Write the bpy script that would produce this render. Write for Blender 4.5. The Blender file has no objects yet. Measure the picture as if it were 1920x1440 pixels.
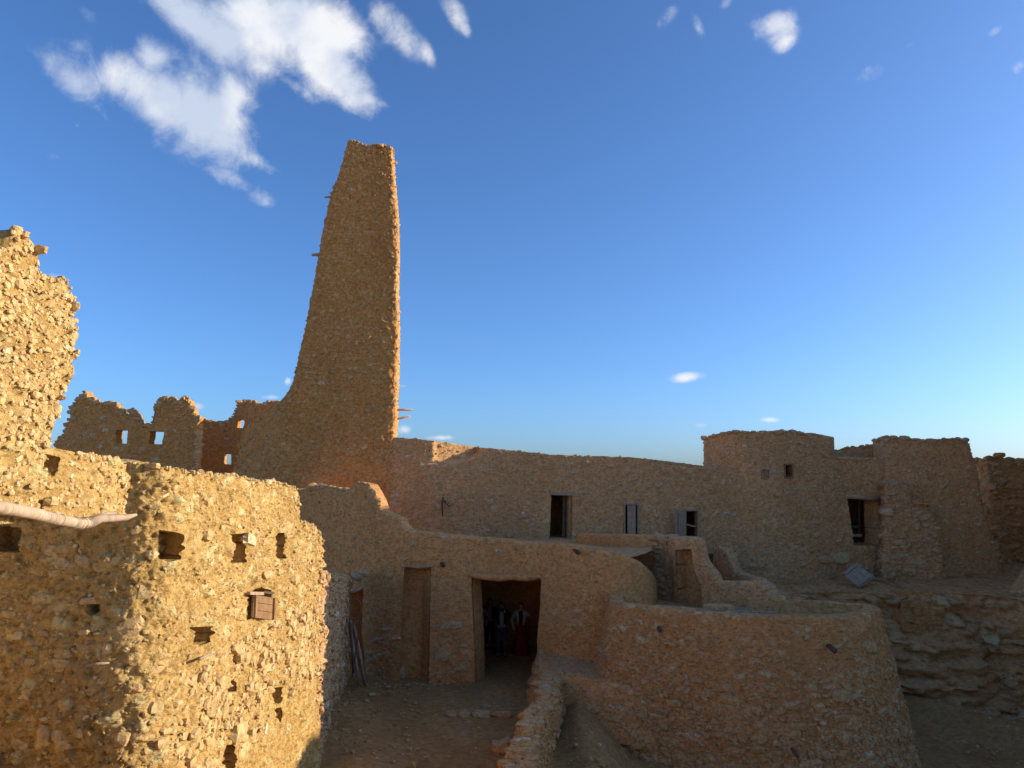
import bpy, math, random
import numpy as np
from mathutils import Vector, Matrix, Euler
R = math.radians
random.seed(7); rng = np.random.default_rng(11)
sc = bpy.context.scene
col = sc.collection
# ------------------------------------------------------------------ camera
CZ = 5.7; F = 1330.0; PITCH = R(7.7)
cd = bpy.data.cameras.new('camera'); cam = bpy.data.objects.new('camera', cd); col.objects.link(cam)
cam.location = (0, 0, CZ); cam.rotation_euler = (R(90) + PITCH, 0, 0)
cd.sensor_width = 36; cd.lens = F / 1920 * 36; cd.clip_start = .1; cd.clip_end = 5000
sc.camera = cam
# ------------------------------------------------------------------ light
SUN_EL, SUN_AZ = R(16.0), R(5)          # azimuth measured from +X towards +Y
S = Vector((math.cos(SUN_EL) * math.cos(SUN_AZ), math.cos(SUN_EL) * math.sin(SUN_AZ), math.sin(SUN_EL)))
sd = bpy.data.lights.new('sun', 'SUN'); sun = bpy.data.objects.new('sun', sd); col.objects.link(sun)
sd.energy = 2.65; sd.angle = R(.55); sd.color = (1, .86, .66)
sun.rotation_euler = S.to_track_quat('Z', 'Y').to_euler(); sun.location = (40, 10, 30)
sc.view_settings.view_transform = 'Standard'; sc.view_settings.look = 'None'
sc.view_settings.exposure = 1.24; sc.view_settings.gamma = 1; sc.cycles.diffuse_bounces = 8
CS, SN = math.cos(PITCH), math.sin(PITCH)
def at(px, py, Y):
    xc = (px - 960) / F; yc = (720 - py) / F
    dy = CS - yc * SN; t = Y / dy
    return np.array([xc * t, Y, CZ + (SN + yc * CS) * t])
def gz(px, py, z):
    xc = (px - 960) / F; yc = (720 - py) / F
    dz = SN + yc * CS; t = (z - CZ) / dz
    return np.array([xc * t, (CS - yc * SN) * t, z])
def proj(x, y, z):
    z = z - CZ; d = y * CS + z * SN
    return 960 + F * x / d, 720 - F * (-y * SN + z * CS) / d
def z_of(y, py):
    yc = (720 - py) / F
    return CZ + y * (SN + yc * CS) / (CS - yc * SN)
# ------------------------------------------------------------------ world
w = bpy.data.worlds.new('World'); sc.world = w; w.use_nodes = True
nt = w.node_tree; nt.nodes.clear()
class NB:
    def __init__(s, nt): s.nt = nt
    def n(s, t, **k):
        nd = s.nt.nodes.new(t)
        for a, b in k.items(): setattr(nd, a, b)
        return nd
    def put(s, sock, v):
        if hasattr(v, 'links') or isinstance(v, bpy.types.NodeSocket): s.nt.links.new(v, sock)
        else: sock.default_value = v
    def m(s, op, a, b=0.0, c=0.0, clamp=False):
        nd = s.n('ShaderNodeMath', operation=op, use_clamp=clamp)
        s.put(nd.inputs[0], a); s.put(nd.inputs[1], b); s.put(nd.inputs[2], c)
        return nd.outputs[0]
    def v(s, op, a, b=(0, 0, 0), sc_=None, out=0):
        nd = s.n('ShaderNodeVectorMath', operation=op)
        s.put(nd.inputs[0], a); s.put(nd.inputs[1], b)
        if sc_ is not None: s.put(nd.inputs['Scale'], sc_)
        return nd.outputs[out]
    def mix(s, f, a, b, bt='MIX'):
        nd = s.n('ShaderNodeMix', data_type='RGBA', blend_type=bt)
        s.put(nd.inputs['Factor'], f); s.put(nd.inputs['A'], a); s.put(nd.inputs['B'], b)
        return nd.outputs['Result']
    def noise(s, vec, scale, detail=3, rough=.5, dist=0):
        nd = s.n('ShaderNodeTexNoise'); s.put(nd.inputs['Vector'], vec)
        nd.inputs['Scale'].default_value = scale; nd.inputs['Detail'].default_value = detail
        nd.inputs['Roughness'].default_value = rough; nd.inputs['Distortion'].default_value = dist
        return nd.outputs['Fac']
    def ss(s, x, a, b):
        nd = s.n('ShaderNodeMapRange', interpolation_type='SMOOTHSTEP')
        s.put(nd.inputs['Value'], x); nd.inputs['From Min'].default_value = a; nd.inputs['From Max'].default_value = b
        return nd.outputs['Result']
b = NB(nt)
out = b.n('ShaderNodeOutputWorld'); bg = b.n('ShaderNodeBackground')
sky = b.n('ShaderNodeTexSky', sky_type='NISHITA'); sky.sun_disc = False
sky.sun_elevation = SUN_EL; sky.sun_rotation = math.atan2(S.x, S.y)
sky.air_density = .82; sky.dust_density = 1.4; sky.ozone_density = 6.6; sky.altitude = 0
tc = b.n('ShaderNodeTexCoord'); D = tc.outputs['Generated']
# clouds: soft masses at fixed places in the sky, broken up by noise
def sdir(px, py):
    v = Vector(((px - 960) / F, CS - (720 - py) / F * SN, SN + (720 - py) / F * CS)); return v.normalized()
CL = [  # px, py, half length, half width (px), tilt deg (image, clockwise), strength
 (135,150,70,42,15,.95),(235,150,80,48,25,.9),(285,105,45,32,50,.8),(310,190,85,60,30,1.0),(375,210,95,70,45,1.05),(430,180,45,45,40,.9),(420,265,75,45,25,1.0),(480,300,45,18,25,.8),
 (430,330,80,24,30,.55),(490,370,35,18,25,.6),(300,270,50,18,25,.45),(198,220,22,9,60,.42),(97,293,16,9,0,.4),(145,235,8,6,0,.3),
 (330,20,90,36,25,.95),(420,75,90,44,25,.95),(480,30,80,50,40,.8),(560,40,80,60,40,1.0),(600,110,85,52,48,1.05),(640,60,60,50,60,.9),(660,170,70,34,30,.95),(560,165,48,16,30,.55),(715,195,26,12,20,.6),
 (715,30,45,30,60,.62),(760,70,50,26,50,.5),(800,100,36,15,60,.42),(850,20,40,22,50,.52),(870,50,24,12,50,.4),(165,25,34,16,40,.42),(130,80,40,10,0,.25),
 (1452,48,42,34,10,.66),(1472,78,24,22,0,.5),(1255,30,32,16,-60,.46),(1235,48,18,12,-70,.4),(1310,48,34,12,60,.34),(1360,5,22,12,-30,.5),(1635,137,24,18,0,.55),(1605,150,14,9,0,.35),(1865,58,28,13,-30,.6),(1712,80,24,9,-30,.35),(1912,125,20,22,0,.55),
 (1292,707,34,9,-8,.85),(1446,787,26,6,0,.85),(1312,797,14,5,0,.7),(374,763,16,8,0,.8),(105,520,30,8,5,.5),(757,806,16,11,0,.8),(825,821,28,6,0,.8),(505,745,18,5,0,.5),(757,724,20,4,0,.5),(540,715,8,8,0,.7)]
mask = None
for (px, py, a, bb, tl, st) in CL:
    c = sdir(px, py); tl = R(tl)
    c1 = sdir(px + 10 * math.cos(tl), py + 10 * math.sin(tl)); c2 = sdir(px - 10 * math.sin(tl), py + 10 * math.cos(tl))
    t1 = (c1 - c); l1 = t1.length / 10; t1 = t1.normalized(); t2 = (c2 - c); l2 = t2.length / 10; t2 = t2.normalized()
    o1 = b.v('DOT_PRODUCT', b.v('SUBTRACT', D, tuple(c)), tuple(t1 / (a * l1)), out=1)
    o2 = b.v('DOT_PRODUCT', b.v('SUBTRACT', D, tuple(c)), tuple(t2 / (bb * l2)), out=1)
    fr = b.v('DOT_PRODUCT', D, tuple(c), out=1)
    r2 = b.m('ADD', b.m('MULTIPLY', o1, o1), b.m('MULTIPLY', o2, o2))
    g = b.m('MULTIPLY', b.m('POWER', 2.718, b.m('MULTIPLY', r2, -.9)), st)
    g = b.m('MULTIPLY', g, b.m('GREATER_THAN', fr, .5))
    mask = g if mask is None else b.m('MAXIMUM', mask, b.m('MULTIPLY_ADD', b.m('MINIMUM', mask, g), .35, b.m('MAXIMUM', mask, g)))
n1 = b.noise(D, 8, 12, .58, .3); n2 = b.noise(D, 24, 12, .66, .35); n3 = b.noise(D, 6, 4, .5, 0)
dens = b.m('ADD', mask, b.m('MULTIPLY_ADD', n1, 1.5, -.75)); dens = b.m('ADD', dens, b.m('MULTIPLY_ADD', n2, 1.2, -.60))
cf = b.ss(dens, .26, 1.12); cf = b.m('MULTIPLY', cf, b.ss(mask, .10, .34))
n1s = b.noise(b.v('ADD', D, tuple(S * .04)), 8, 12, .58, .3)
shade = b.ss(b.m('ADD', b.m('MULTIPLY', b.m('SUBTRACT', n1, n1s), .6), b.m('MULTIPLY', b.m('SUBTRACT', n3, .5), 1.1)), -.16, .10)
ccol = b.mix(shade, (2.5, 2.85, 3.5, 1), (3.9, 3.95, 4.05, 1))
skc = b.mix(b.m('MULTIPLY', cf, .96), sky.outputs[0], ccol)
nt.links.new(skc, bg.inputs['Color']); bg.inputs['Strength'].default_value = .103
nt.links.new(bg.outputs[0], out.inputs[0])
CLOUD_COL = ccol
# ------------------------------------------------------------------ numpy noise
def h3(ix, iy, iz, seed):
    h = (ix.astype(np.uint32) * np.uint32(374761393) + iy.astype(np.uint32) * np.uint32(668265263) + iz.astype(np.uint32) * np.uint32(2147483647 - 1234567) + np.uint32(seed * 974634777 & 0xffffffff))
    h = (h ^ (h >> np.uint32(13))) * np.uint32(1274126177); h ^= h >> np.uint32(16); h = h * np.uint32(2246822519); h ^= h >> np.uint32(15)
    return (h & np.uint32(0xffffff)).astype(np.float32) / 16777216.0
def vn(p, seed=0):
    f = np.floor(p); i = f.astype(np.int64); t = (p - f).astype(np.float32); t = t * t * (3 - 2 * t); r = 0
    for a in (0, 1):
        wa = t[:, 0] if a else 1 - t[:, 0]
        for c in (0, 1):
            wb = t[:, 1] if c else 1 - t[:, 1]
            for d in (0, 1):
                wc = t[:, 2] if d else 1 - t[:, 2]
                r = r + wa * wb * wc * h3(i[:, 0] + a, i[:, 1] + c, i[:, 2] + d, seed)
    return r * 2 - 1
def fbm(p, o=3, seed=0, g=.5):
    r = 0; a = 1; s = 0
    for k in range(o):
        r = r + a * vn(p * (2.03 ** k) + k * 17.3, seed + k); s += a; a *= g
    return r / s
def worley(p, seed=0):
    f = np.floor(p); i = f.astype(np.int64); t = (p - f).astype(np.float32)
    F1 = np.full(len(p), 9., np.float32); F2 = F1.copy(); cr = np.zeros(len(p), np.float32)
    for a in (-1, 0, 1):
        for c in (-1, 0, 1):
            for d in (-1, 0, 1):
                x, y, z = i[:, 0] + a, i[:, 1] + c, i[:, 2] + d
                dd = np.sqrt((a + h3(x, y, z, seed) - t[:, 0]) ** 2 + (c + h3(x, y, z, seed + 1) - t[:, 1]) ** 2 + (d + h3(x, y, z, seed + 2) - t[:, 2]) ** 2)
                lt = dd < F1; F2 = np.where(lt, F1, np.minimum(F2, dd)); cr = np.where(lt, h3(x, y, z, seed + 3), cr); F1 = np.where(lt, dd, F1)
    return F1, F2, cr
def sst(x, a, bb):
    t = np.clip((x - a) / (bb - a), 0, 1); return t * t * (3 - 2 * t)
def n1d(x, seed=0, o=3):
    p = np.stack([x, np.full_like(x, seed * 3.7), np.zeros_like(x)], 1); return fbm(p, o, seed)
def relief(P, rs):
    """displacement along the normal in metres, stone mask, tint"""
    sd_ = rs.get('seed', 1); s = rs.get('stone', .17); amp = rs.get('amp', .035); cover = rs.get('cover', .5)
    big = fbm(P / rs.get('bigs', 1.3), 2, sd_ + 40) * rs.get('big', .05)
    q = P + .35 * s * np.stack([vn(P / (s * .8), sd_ + 50), vn(P / (s * .8) + 9, sd_ + 51), vn(P / (s * .8) + 5, sd_ + 52)], 1)
    q = q / s * np.array([1, 1, rs.get('flat', 1.6)])
    F1, F2, cr = worley(q, sd_); e = sst(F2 - F1, .02, .35)
    reg = fbm(P / 1.1 + 31, 3, sd_ + 60) * .9
    zt = rs.get('zfade')
    if zt: reg = reg + np.clip((zt[0] - P[:, 2]) / zt[1], -1, 1) * .5
    st = sst(cover - .5 + reg * .5 + (cr - .5) * .8, -.05, .12) * e
    d = big + st * amp * (.4 + 1.2 * ((cr * 7.31) % 1)) - (1 - e) * amp * .55 * sst(cover + reg * .5, .2, .6)
    F1b, F2b, crb = worley(q * 2.7 + 4, sd_ + 5); eb = sst(F2b - F1b, .0, .35)
    d = d + (eb * sst(crb, .45, .6) - .3) * amp * rs.get('small', .5)
    d = d + fbm(P / .05, 2, sd_ + 70) * rs.get('fine', .006)
    if rs.get('calm'): d = d * (1 - rs['calm'] * sst(-P[:, 0], 3.98, 4.3) * (1 - sst(3.6 - P[:, 2], 0, .6)))
    if 'pit' in rs:
        g1, g2, gc = worley(P / rs.get('pits', .062) * np.array([1, 1, rs.get('pflat', 1)]) + fbm(P / .1, 1, 5)[:, None] * .5, sd_ + 80); d = d - sst(.55 - g1, .0, .4) * sst(gc, .25, .7) * rs['pit'] * (1 - .6 * st) + fbm(P / .13, 2, sd_ + 90) * rs['pit'] * 1.2
    return d, st, cr
# ------------------------------------------------------------------ mesh helpers
def mesh_np(name, V, Q, T=None, attrs=None, smooth=True):
    me = bpy.data.meshes.new(name); V = np.asarray(V, np.float32)
    Q = np.asarray(Q, np.int32).reshape(-1, 4); T = np.zeros((0, 3), np.int32) if T is None or len(T) == 0 else np.asarray(T, np.int32).reshape(-1, 3)
    me.vertices.add(len(V)); me.vertices.foreach_set('co', V.ravel())
    nl = Q.size + T.size; me.loops.add(nl); me.loops.foreach_set('vertex_index', np.concatenate([Q.ravel(), T.ravel()]))
    me.polygons.add(len(Q) + len(T))
    me.polygons.foreach_set('loop_start', np.concatenate([np.arange(len(Q)) * 4, Q.size + np.arange(len(T)) * 3]).astype(np.int32))
    me.polygons.foreach_set('use_smooth', np.full(len(Q) + len(T), smooth))
    for k, v in (attrs or {}).items():
        a = me.attributes.new(k, 'FLOAT', 'POINT'); a.data.foreach_set('value', np.asarray(v, np.float32))
    me.update(calc_edges=True); return me
def link(name, me, mat, parent=None):
    o = bpy.data.objects.new(name, me); col.objects.link(o)
    if mat is not None and len(me.materials) == 0: me.materials.append(mat)
    if parent is not None:
        o.parent = parent; o.location = tuple(-c for c in WL[parent.name])
    return o
WL = {}     # world location of every root
def thing(name, label, cat, loc, group=None):
    o = bpy.data.objects.new(name, None); col.objects.link(o); o.location = tuple(float(c) for c in loc); o.empty_display_size = .3
    WL[o.name] = tuple(float(c) for c in loc); o['label'] = label; o['category'] = cat
    if group: o['group'] = group
    return o
def tag(o, label, cat, group=None):
    o['label'] = label; o['category'] = cat
    if group: o['group'] = group
    return o
def sub(name, me, mat, parent):           # sub-part: parent already carries the offset
    o = bpy.data.objects.new(name, me); col.objects.link(o)
    if len(me.materials) == 0: me.materials.append(mat)
    o.parent = parent; return o
class MB:
    def __init__(s): s.V = []; s.Q = []; s.T = []
    def add(s, V, Q, T=()):
        n = sum(len(v) for v in s.V); s.V.append(np.asarray(V, float)); s.Q += [[i + n for i in q] for q in Q]; s.T += [[i + n for i in q] for q in T]
    def hexa(s, c):   # 8 corners, bottom ring then top ring
        s.add(c, [(0, 3, 2, 1), (4, 5, 6, 7), (0, 1, 5, 4), (1, 2, 6, 5), (2, 3, 7, 6), (3, 0, 4, 7)])
    def box(s, c, size, rot=None, jit=0):
        M = np.array(rot) if rot is not None else np.eye(3)
        h = np.array(size) / 2; cs = []
        for z in (-1, 1):
            for x, y in ((-1, -1), (1, -1), (1, 1), (-1, 1)):
                cs.append(M @ (h * (x, y, z)) + np.array(c) + rng.uniform(-jit, jit, 3))
        s.hexa(cs)
    def tube(s, pts, rad, seg=8, jit=0):
        pts = [np.array(p, float) for p in pts]; rad = rad if hasattr(rad, '__len__') else [rad] * len(pts); V = []
        for i, p in enumerate(pts):
            t = pts[min(i + 1, len(pts) - 1)] - pts[max(i - 1, 0)]; t /= np.linalg.norm(t)
            a = np.cross(t, (0, 0, 1)) if abs(t[2]) < .9 else np.cross(t, (1, 0, 0)); a /= np.linalg.norm(a); c = np.cross(t, a)
            for k in range(seg):
                an = 2 * math.pi * k / seg; V.append(p + (a * math.cos(an) + c * math.sin(an)) * rad[i] * (1 + rng.uniform(-jit, jit)))
        Q = [(i * seg + k, i * seg + (k + 1) % seg, (i + 1) * seg + (k + 1) % seg, (i + 1) * seg + k) for i in range(len(pts) - 1) for k in range(seg)]
        T = []; n = len(V); V += [pts[0], pts[-1]]
        for k in range(seg):
            T.append((n, (k + 1) % seg, k)); T.append((n + 1, (len(pts) - 1) * seg + k, (len(pts) - 1) * seg + (k + 1) % seg))
        s.add(V, Q, T)
    def mesh(s, name, smooth=False): return mesh_np(name, np.concatenate(s.V), s.Q if s.Q else np.zeros((0, 4)), s.T, smooth=smooth)
# ------------------------------------------------------------------ materials
def mat_new(name):
    m = bpy.data.materials.new(name); m.use_nodes = True; nt = m.node_tree; nt.nodes.clear(); return m, NB(nt)
def finish(m, b, colr, rough=.95, bump=None, bs=.4, bd=.02, spec=.15):
    p = b.n('ShaderNodeBsdfPrincipled'); o = b.n('ShaderNodeOutputMaterial')
    b.put(p.inputs['Base Color'], colr); b.put(p.inputs['Roughness'], rough); p.inputs['Specular IOR Level'].default_value = spec
    if bump is not None:
        bn = b.n('ShaderNodeBump'); bn.inputs['Strength'].default_value = bs; bn.inputs['Distance'].default_value = bd
        b.put(bn.inputs['Height'], bump); b.nt.links.new(bn.outputs[0], p.inputs['Normal'])
    b.nt.links.new(p.outputs[0], o.inputs[0]); return m
def rgb(*c): return (*c, 1)
def mud(name, c1, c2, s1, s2, bs=.6, grain=1.0, speck=1.0):
    m, b = mat_new(name); geo = b.n('ShaderNodeNewGeometry'); P = geo.outputs['Position']
    at1 = b.n('ShaderNodeAttribute', attribute_name='tint').outputs['Fac']; at2 = b.n('ShaderNodeAttribute', attribute_name='stone').outputs['Fac']
    nA = b.noise(P, 1.1, 5, .6); nB = b.noise(P, 7, 6, .65); nC = b.noise(P, 38 * grain, 5, .7)
    base = b.mix(b.ss(nA, .35, .65), rgb(*c1), rgb(*c2))
    base = b.mix(b.ss(nB, .38, .70), base, rgb(*(x * .72 for x in c1)))
    st = b.mix(at1, rgb(*s1), rgb(*s2))
    pale = b.ss(at1, .88, .93)
    st = b.mix(b.m('MULTIPLY', pale, .6), st, rgb(*(min(x * 1.45 + .05, .75) for x in s2)))
    base = b.mix(b.m('MULTIPLY', at2, .75), base, st)
    spk = b.ss(nC, .60, .72)
    base = b.mix(b.m('MULTIPLY', spk, .45), base, rgb(*(min(x * 1.5 + .03, .8) for x in s2)))
    nD = b.noise(b.v('MULTIPLY', P, (1, 1, 1.9)), 10 * grain, 7, .72); base = b.mix(b.m('MULTIPLY', b.ss(nD, .485, .36), .80 * speck), base, rgb(*(x * .38 for x in c1)))  # dark grain specks that also paint crevice shade into the mud colour
    base = b.mix(b.m('MULTIPLY', b.ss(nD, .55, .65), .42 * speck), base, rgb(*(min(x * 1.2 + .06, .8) for x in s2)))
    nE = b.noise(b.v('MULTIPLY', P, (1, 1, .35)), .45, 4, .6); base = b.mix(b.m('MULTIPLY', b.ss(nE, .48, .66), .30), base, rgb(c1[0] * .62, c1[1] * .60, c1[2] * .62))
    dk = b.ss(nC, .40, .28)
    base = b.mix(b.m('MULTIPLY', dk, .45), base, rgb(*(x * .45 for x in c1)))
    vo = b.n('ShaderNodeTexVoronoi'); b.put(vo.inputs['Vector'], P); vo.inputs['Scale'].default_value = 26 * grain
    h = b.m('MULTIPLY_ADD', nC, 1.0, b.m('MULTIPLY', vo.outputs['Distance'], -.7)); h = b.m('MULTIPLY_ADD', nB, 1.2, h); h = b.m('MULTIPLY_ADD', nD, 2.2, h)
    return finish(m, b, base, .95, h, bs, .02)
def stone_mat(name, c1, c2, c3):
    m, b = mat_new(name); geo = b.n('ShaderNodeNewGeometry'); P = geo.outputs['Position']
    r = b.m('FRACT', b.m('ADD', b.n('ShaderNodeObjectInfo').outputs['Random'], geo.outputs['Random Per Island']))
    c = b.mix(r, rgb(*c1), rgb(*c2)); c = b.mix(b.ss(r, .93, .96), c, rgb(*c3))
    nB = b.noise(P, 14, 5, .65); nC = b.noise(P, 50, 4, .7)
    c = b.mix(b.ss(nB, .35, .7), c, rgb(*(x * .65 for x in c1)))
    c = b.mix(b.m('MULTIPLY', b.ss(nC, .55, .75), .4), c, rgb(*(min(x * 1.4, .8) for x in c2)))
    return finish(m, b, c, .92, b.m('ADD', nB, nC), .6, .015)
M = {}
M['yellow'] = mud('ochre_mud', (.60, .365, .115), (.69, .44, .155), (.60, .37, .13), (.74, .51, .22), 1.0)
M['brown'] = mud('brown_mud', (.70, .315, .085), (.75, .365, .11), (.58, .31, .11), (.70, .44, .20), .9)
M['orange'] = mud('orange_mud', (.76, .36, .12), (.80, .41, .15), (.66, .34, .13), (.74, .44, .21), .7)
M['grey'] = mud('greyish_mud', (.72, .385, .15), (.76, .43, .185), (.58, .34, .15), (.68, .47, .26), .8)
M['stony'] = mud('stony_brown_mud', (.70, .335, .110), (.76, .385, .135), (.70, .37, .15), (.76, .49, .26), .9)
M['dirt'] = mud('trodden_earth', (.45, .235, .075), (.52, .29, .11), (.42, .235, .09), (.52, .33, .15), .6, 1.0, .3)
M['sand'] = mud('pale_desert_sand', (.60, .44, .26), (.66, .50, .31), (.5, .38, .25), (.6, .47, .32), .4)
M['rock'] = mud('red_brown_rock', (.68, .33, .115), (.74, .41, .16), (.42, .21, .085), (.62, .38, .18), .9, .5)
M['st_yellow'] = stone_mat('ochre_stone', (.58, .38, .16), (.68, .49, .23), (.74, .62, .38))
M['st_brown'] = stone_mat('brown_stone', (.58, .335, .13), (.66, .42, .20), (.76, .58, .38))
M['st_grey'] = stone_mat('pale_stone', (.60, .37, .175), (.68, .46, .25), (.78, .63, .45))
def wood(name, c1, c2, scale=(30, 30, 3)):
    m, b = mat_new(name); geo = b.n('ShaderNodeNewGeometry')
    P = b.v('MULTIPLY', geo.outputs['Position'], scale); n = b.noise(P, 1, 6, .65, .4); n2 = b.noise(geo.outputs['Position'], 9, 4, .6)
    c = b.mix(b.ss(n, .3, .7), rgb(*c1), rgb(*c2)); c = b.mix(b.m('MULTIPLY', b.ss(n2, .4, .7), .4), c, rgb(*(x * .5 for x in c1)))
    return finish(m, b, c, .85, n, .5, .01)
M['wood_grey'] = wood('weathered_grey_wood', (.36, .25, .16), (.50, .36, .24))
M['wood_brown'] = wood('brown_wood', (.24, .13, .055), (.34, .20, .10))
M['wood_dark'] = wood('dark_wood', (.09, .06, .04), (.16, .11, .075))
M['log'] = wood('palm_log', (.40, .28, .17), (.56, .42, .29), (6, 40, 6))
def flat(name, c, rough=.8):
    m, b = mat_new(name); n = b.noise(b.n('ShaderNodeNewGeometry').outputs['Position'], 30, 4, .6)
    return finish(m, b, b.mix(n, rgb(*(x * .8 for x in c)), rgb(*(min(1, x * 1.2) for x in c))), rough, n, .2, .005)
# ------------------------------------------------------------------ rocks
def rock_variant(k):
    bm = []; n = 2; V = []; idx = {}
    g = [-1, 0, 1]
    for x in g:
        for y in g:
            for z in g:
                if max(abs(x), abs(y), abs(z)) == 1:
                    p = np.array([x, y, z], float); sph = p / np.linalg.norm(p); t = .62 + .33 * rng.random()
                    p = p * (1 - t) + sph * t * 1.15; p *= 1 + rng.uniform(-.14, .14); p += rng.uniform(-.1, .1, 3)
                    idx[(x, y, z)] = len(V); V.append(p)
    Q = []
    for ax in range(3):
        for s in (-1, 1):
            for a in (-1, 0):
                for c in (-1, 0):
                    q = []
                    for (da, dc) in ((0, 0), (1, 0), (1, 1), (0, 1)):
                        t = [0, 0, 0]; t[ax] = s; t[(ax + 1) % 3] = a + da; t[(ax + 2) % 3] = c + dc; q.append(idx[tuple(t)])
                    Q.append(q if s > 0 else q[::-1])
    return np.array(V) / 1.05, np.array(Q)
ROCKS = [rock_variant(k) for k in range(14)]
ROCKM = {}
def rock_mesh(k, mat):
    if (k, mat) not in ROCKM:
        V, Q = ROCKS[k]; me = mesh_np('stone', V, Q, smooth=False); me.materials.append(M[mat]); ROCKM[(k, mat)] = me
    return ROCKM[(k, mat)]
def rot_n(n, tw):
    n = n / (np.linalg.norm(n) + 1e-9); up = np.array([0, 0, 1.]) if abs(n[2]) < .8 else np.array([0, 1., 0])
    x = np.cross(up, n); x /= np.linalg.norm(x); z = np.cross(n, x)      # local: x along wall, y out, z up
    c, s = math.cos(tw), math.sin(tw); X = x * c + z * s; Z = -x * s + z * c
    return np.stack([X, n, Z], 1)
def stones(parent, P, N, nbig, nsmall, big=(.1, .2), small=(.03, .08), mat='st_brown', flat_=.62, out_=.12, name='stone', seed=0, small_name='small_stones'):
    """bedded stones: the largest ones as parts, the rest as one joined part"""
    r = np.random.default_rng(seed + 100); L = np.array(WL[parent.name]) if parent is not None else np.zeros(3)
    if nbig > 0:
        ids = r.choice(len(P), nbig)
        for i in ids:
            s = r.uniform(*big) * (1 if r.random() < .8 else 1.35) * .5; A = rot_n(N[i], r.normal(0, .18))
            sc_ = np.array([s * r.uniform(.9, 1.5), s * r.uniform(.5, .8), s * r.uniform(flat_ * .75, flat_ * 1.25)])
            c = P[i] + N[i] * (out_ * sc_[1] - sc_[1] * .45); MM = np.eye(4); MM[:3, :3] = A * sc_; MM[:3, 3] = c - L
            o = bpy.data.objects.new(name, rock_mesh(int(r.integers(14)), mat)); col.objects.link(o); o.parent = parent; o.matrix_local = Matrix(MM.tolist())
    if nsmall > 0:
        ids = r.choice(len(P), nsmall); Vs, Qs = [], []; n = 0
        for i in ids:
            s = (small[0] + (small[1] - small[0]) * r.random() ** 2) * .5 * (1 if r.random() < .93 else 1.6); A = rot_n(N[i], r.normal(0, .35))
            sc_ = np.array([s * r.uniform(.8, 1.5), s * r.uniform(.5, .9), s * r.uniform(flat_ * .7, flat_ * 1.4)])
            V, Q = ROCKS[int(r.integers(14))]; V = V * sc_ @ A.T + P[i] + N[i] * sc_[1] * (.05)
            Vs.append(V); Qs.append(Q + n); n += len(V)
        o = link(small_name, mesh_np(small_name, np.concatenate(Vs), np.concatenate(Qs), smooth=False), M[mat], parent); o['kind'] = 'stuff'
# ------------------------------------------------------------------ wall builder
def smooth_path(pts, step, closed=False, it=2):
    pts = np.array(pts, float)
    for _ in range(it):      # Chaikin, ends kept
        a = pts[:-1] * .75 + pts[1:] * .25; c = pts[:-1] * .25 + pts[1:] * .75
        pts = np.concatenate([pts[:1], np.stack([a, c], 1).reshape(-1, 2), pts[-1:]])
    L = np.concatenate([[0], np.cumsum(np.linalg.norm(np.diff(pts, axis=0), axis=1))]); n = max(int(L[-1] / step), 3); u = np.linspace(0, L[-1], n)
    return np.stack([np.interp(u, L, pts[:, 0]), np.interp(u, L, pts[:, 1])], 1), u
def inside(px, py, poly):
    r = np.zeros(px.shape, bool); n = len(poly)
    for i in range(n):
        x1, y1 = poly[i]; x2, y2 = poly[(i + 1) % n]
        if y1 == y2: continue
        r ^= ((y1 > py) != (y2 > py)) & (px < (x2 - x1) * (py - y1) / (y2 - y1) + x1)
    return r
def nearest(px, py, poly):
    best = np.full(px.shape, 1e9); bx = px.copy(); by = py.copy(); n = len(poly)
    for i in range(n):
        a = np.array(poly[i], float); c = np.array(poly[(i + 1) % n], float); d = c - a; t = np.clip(((px - a[0]) * d[0] + (py - a[1]) * d[1]) / (d @ d), 0, 1)
        x = a[0] + t * d[0]; y = a[1] + t * d[1]; q = (x - px) ** 2 + (y - py) ** 2; m = q < best; best = np.where(m, q, best); bx = np.where(m, x, bx); by = np.where(m, y, by)
    return bx, by
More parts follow.
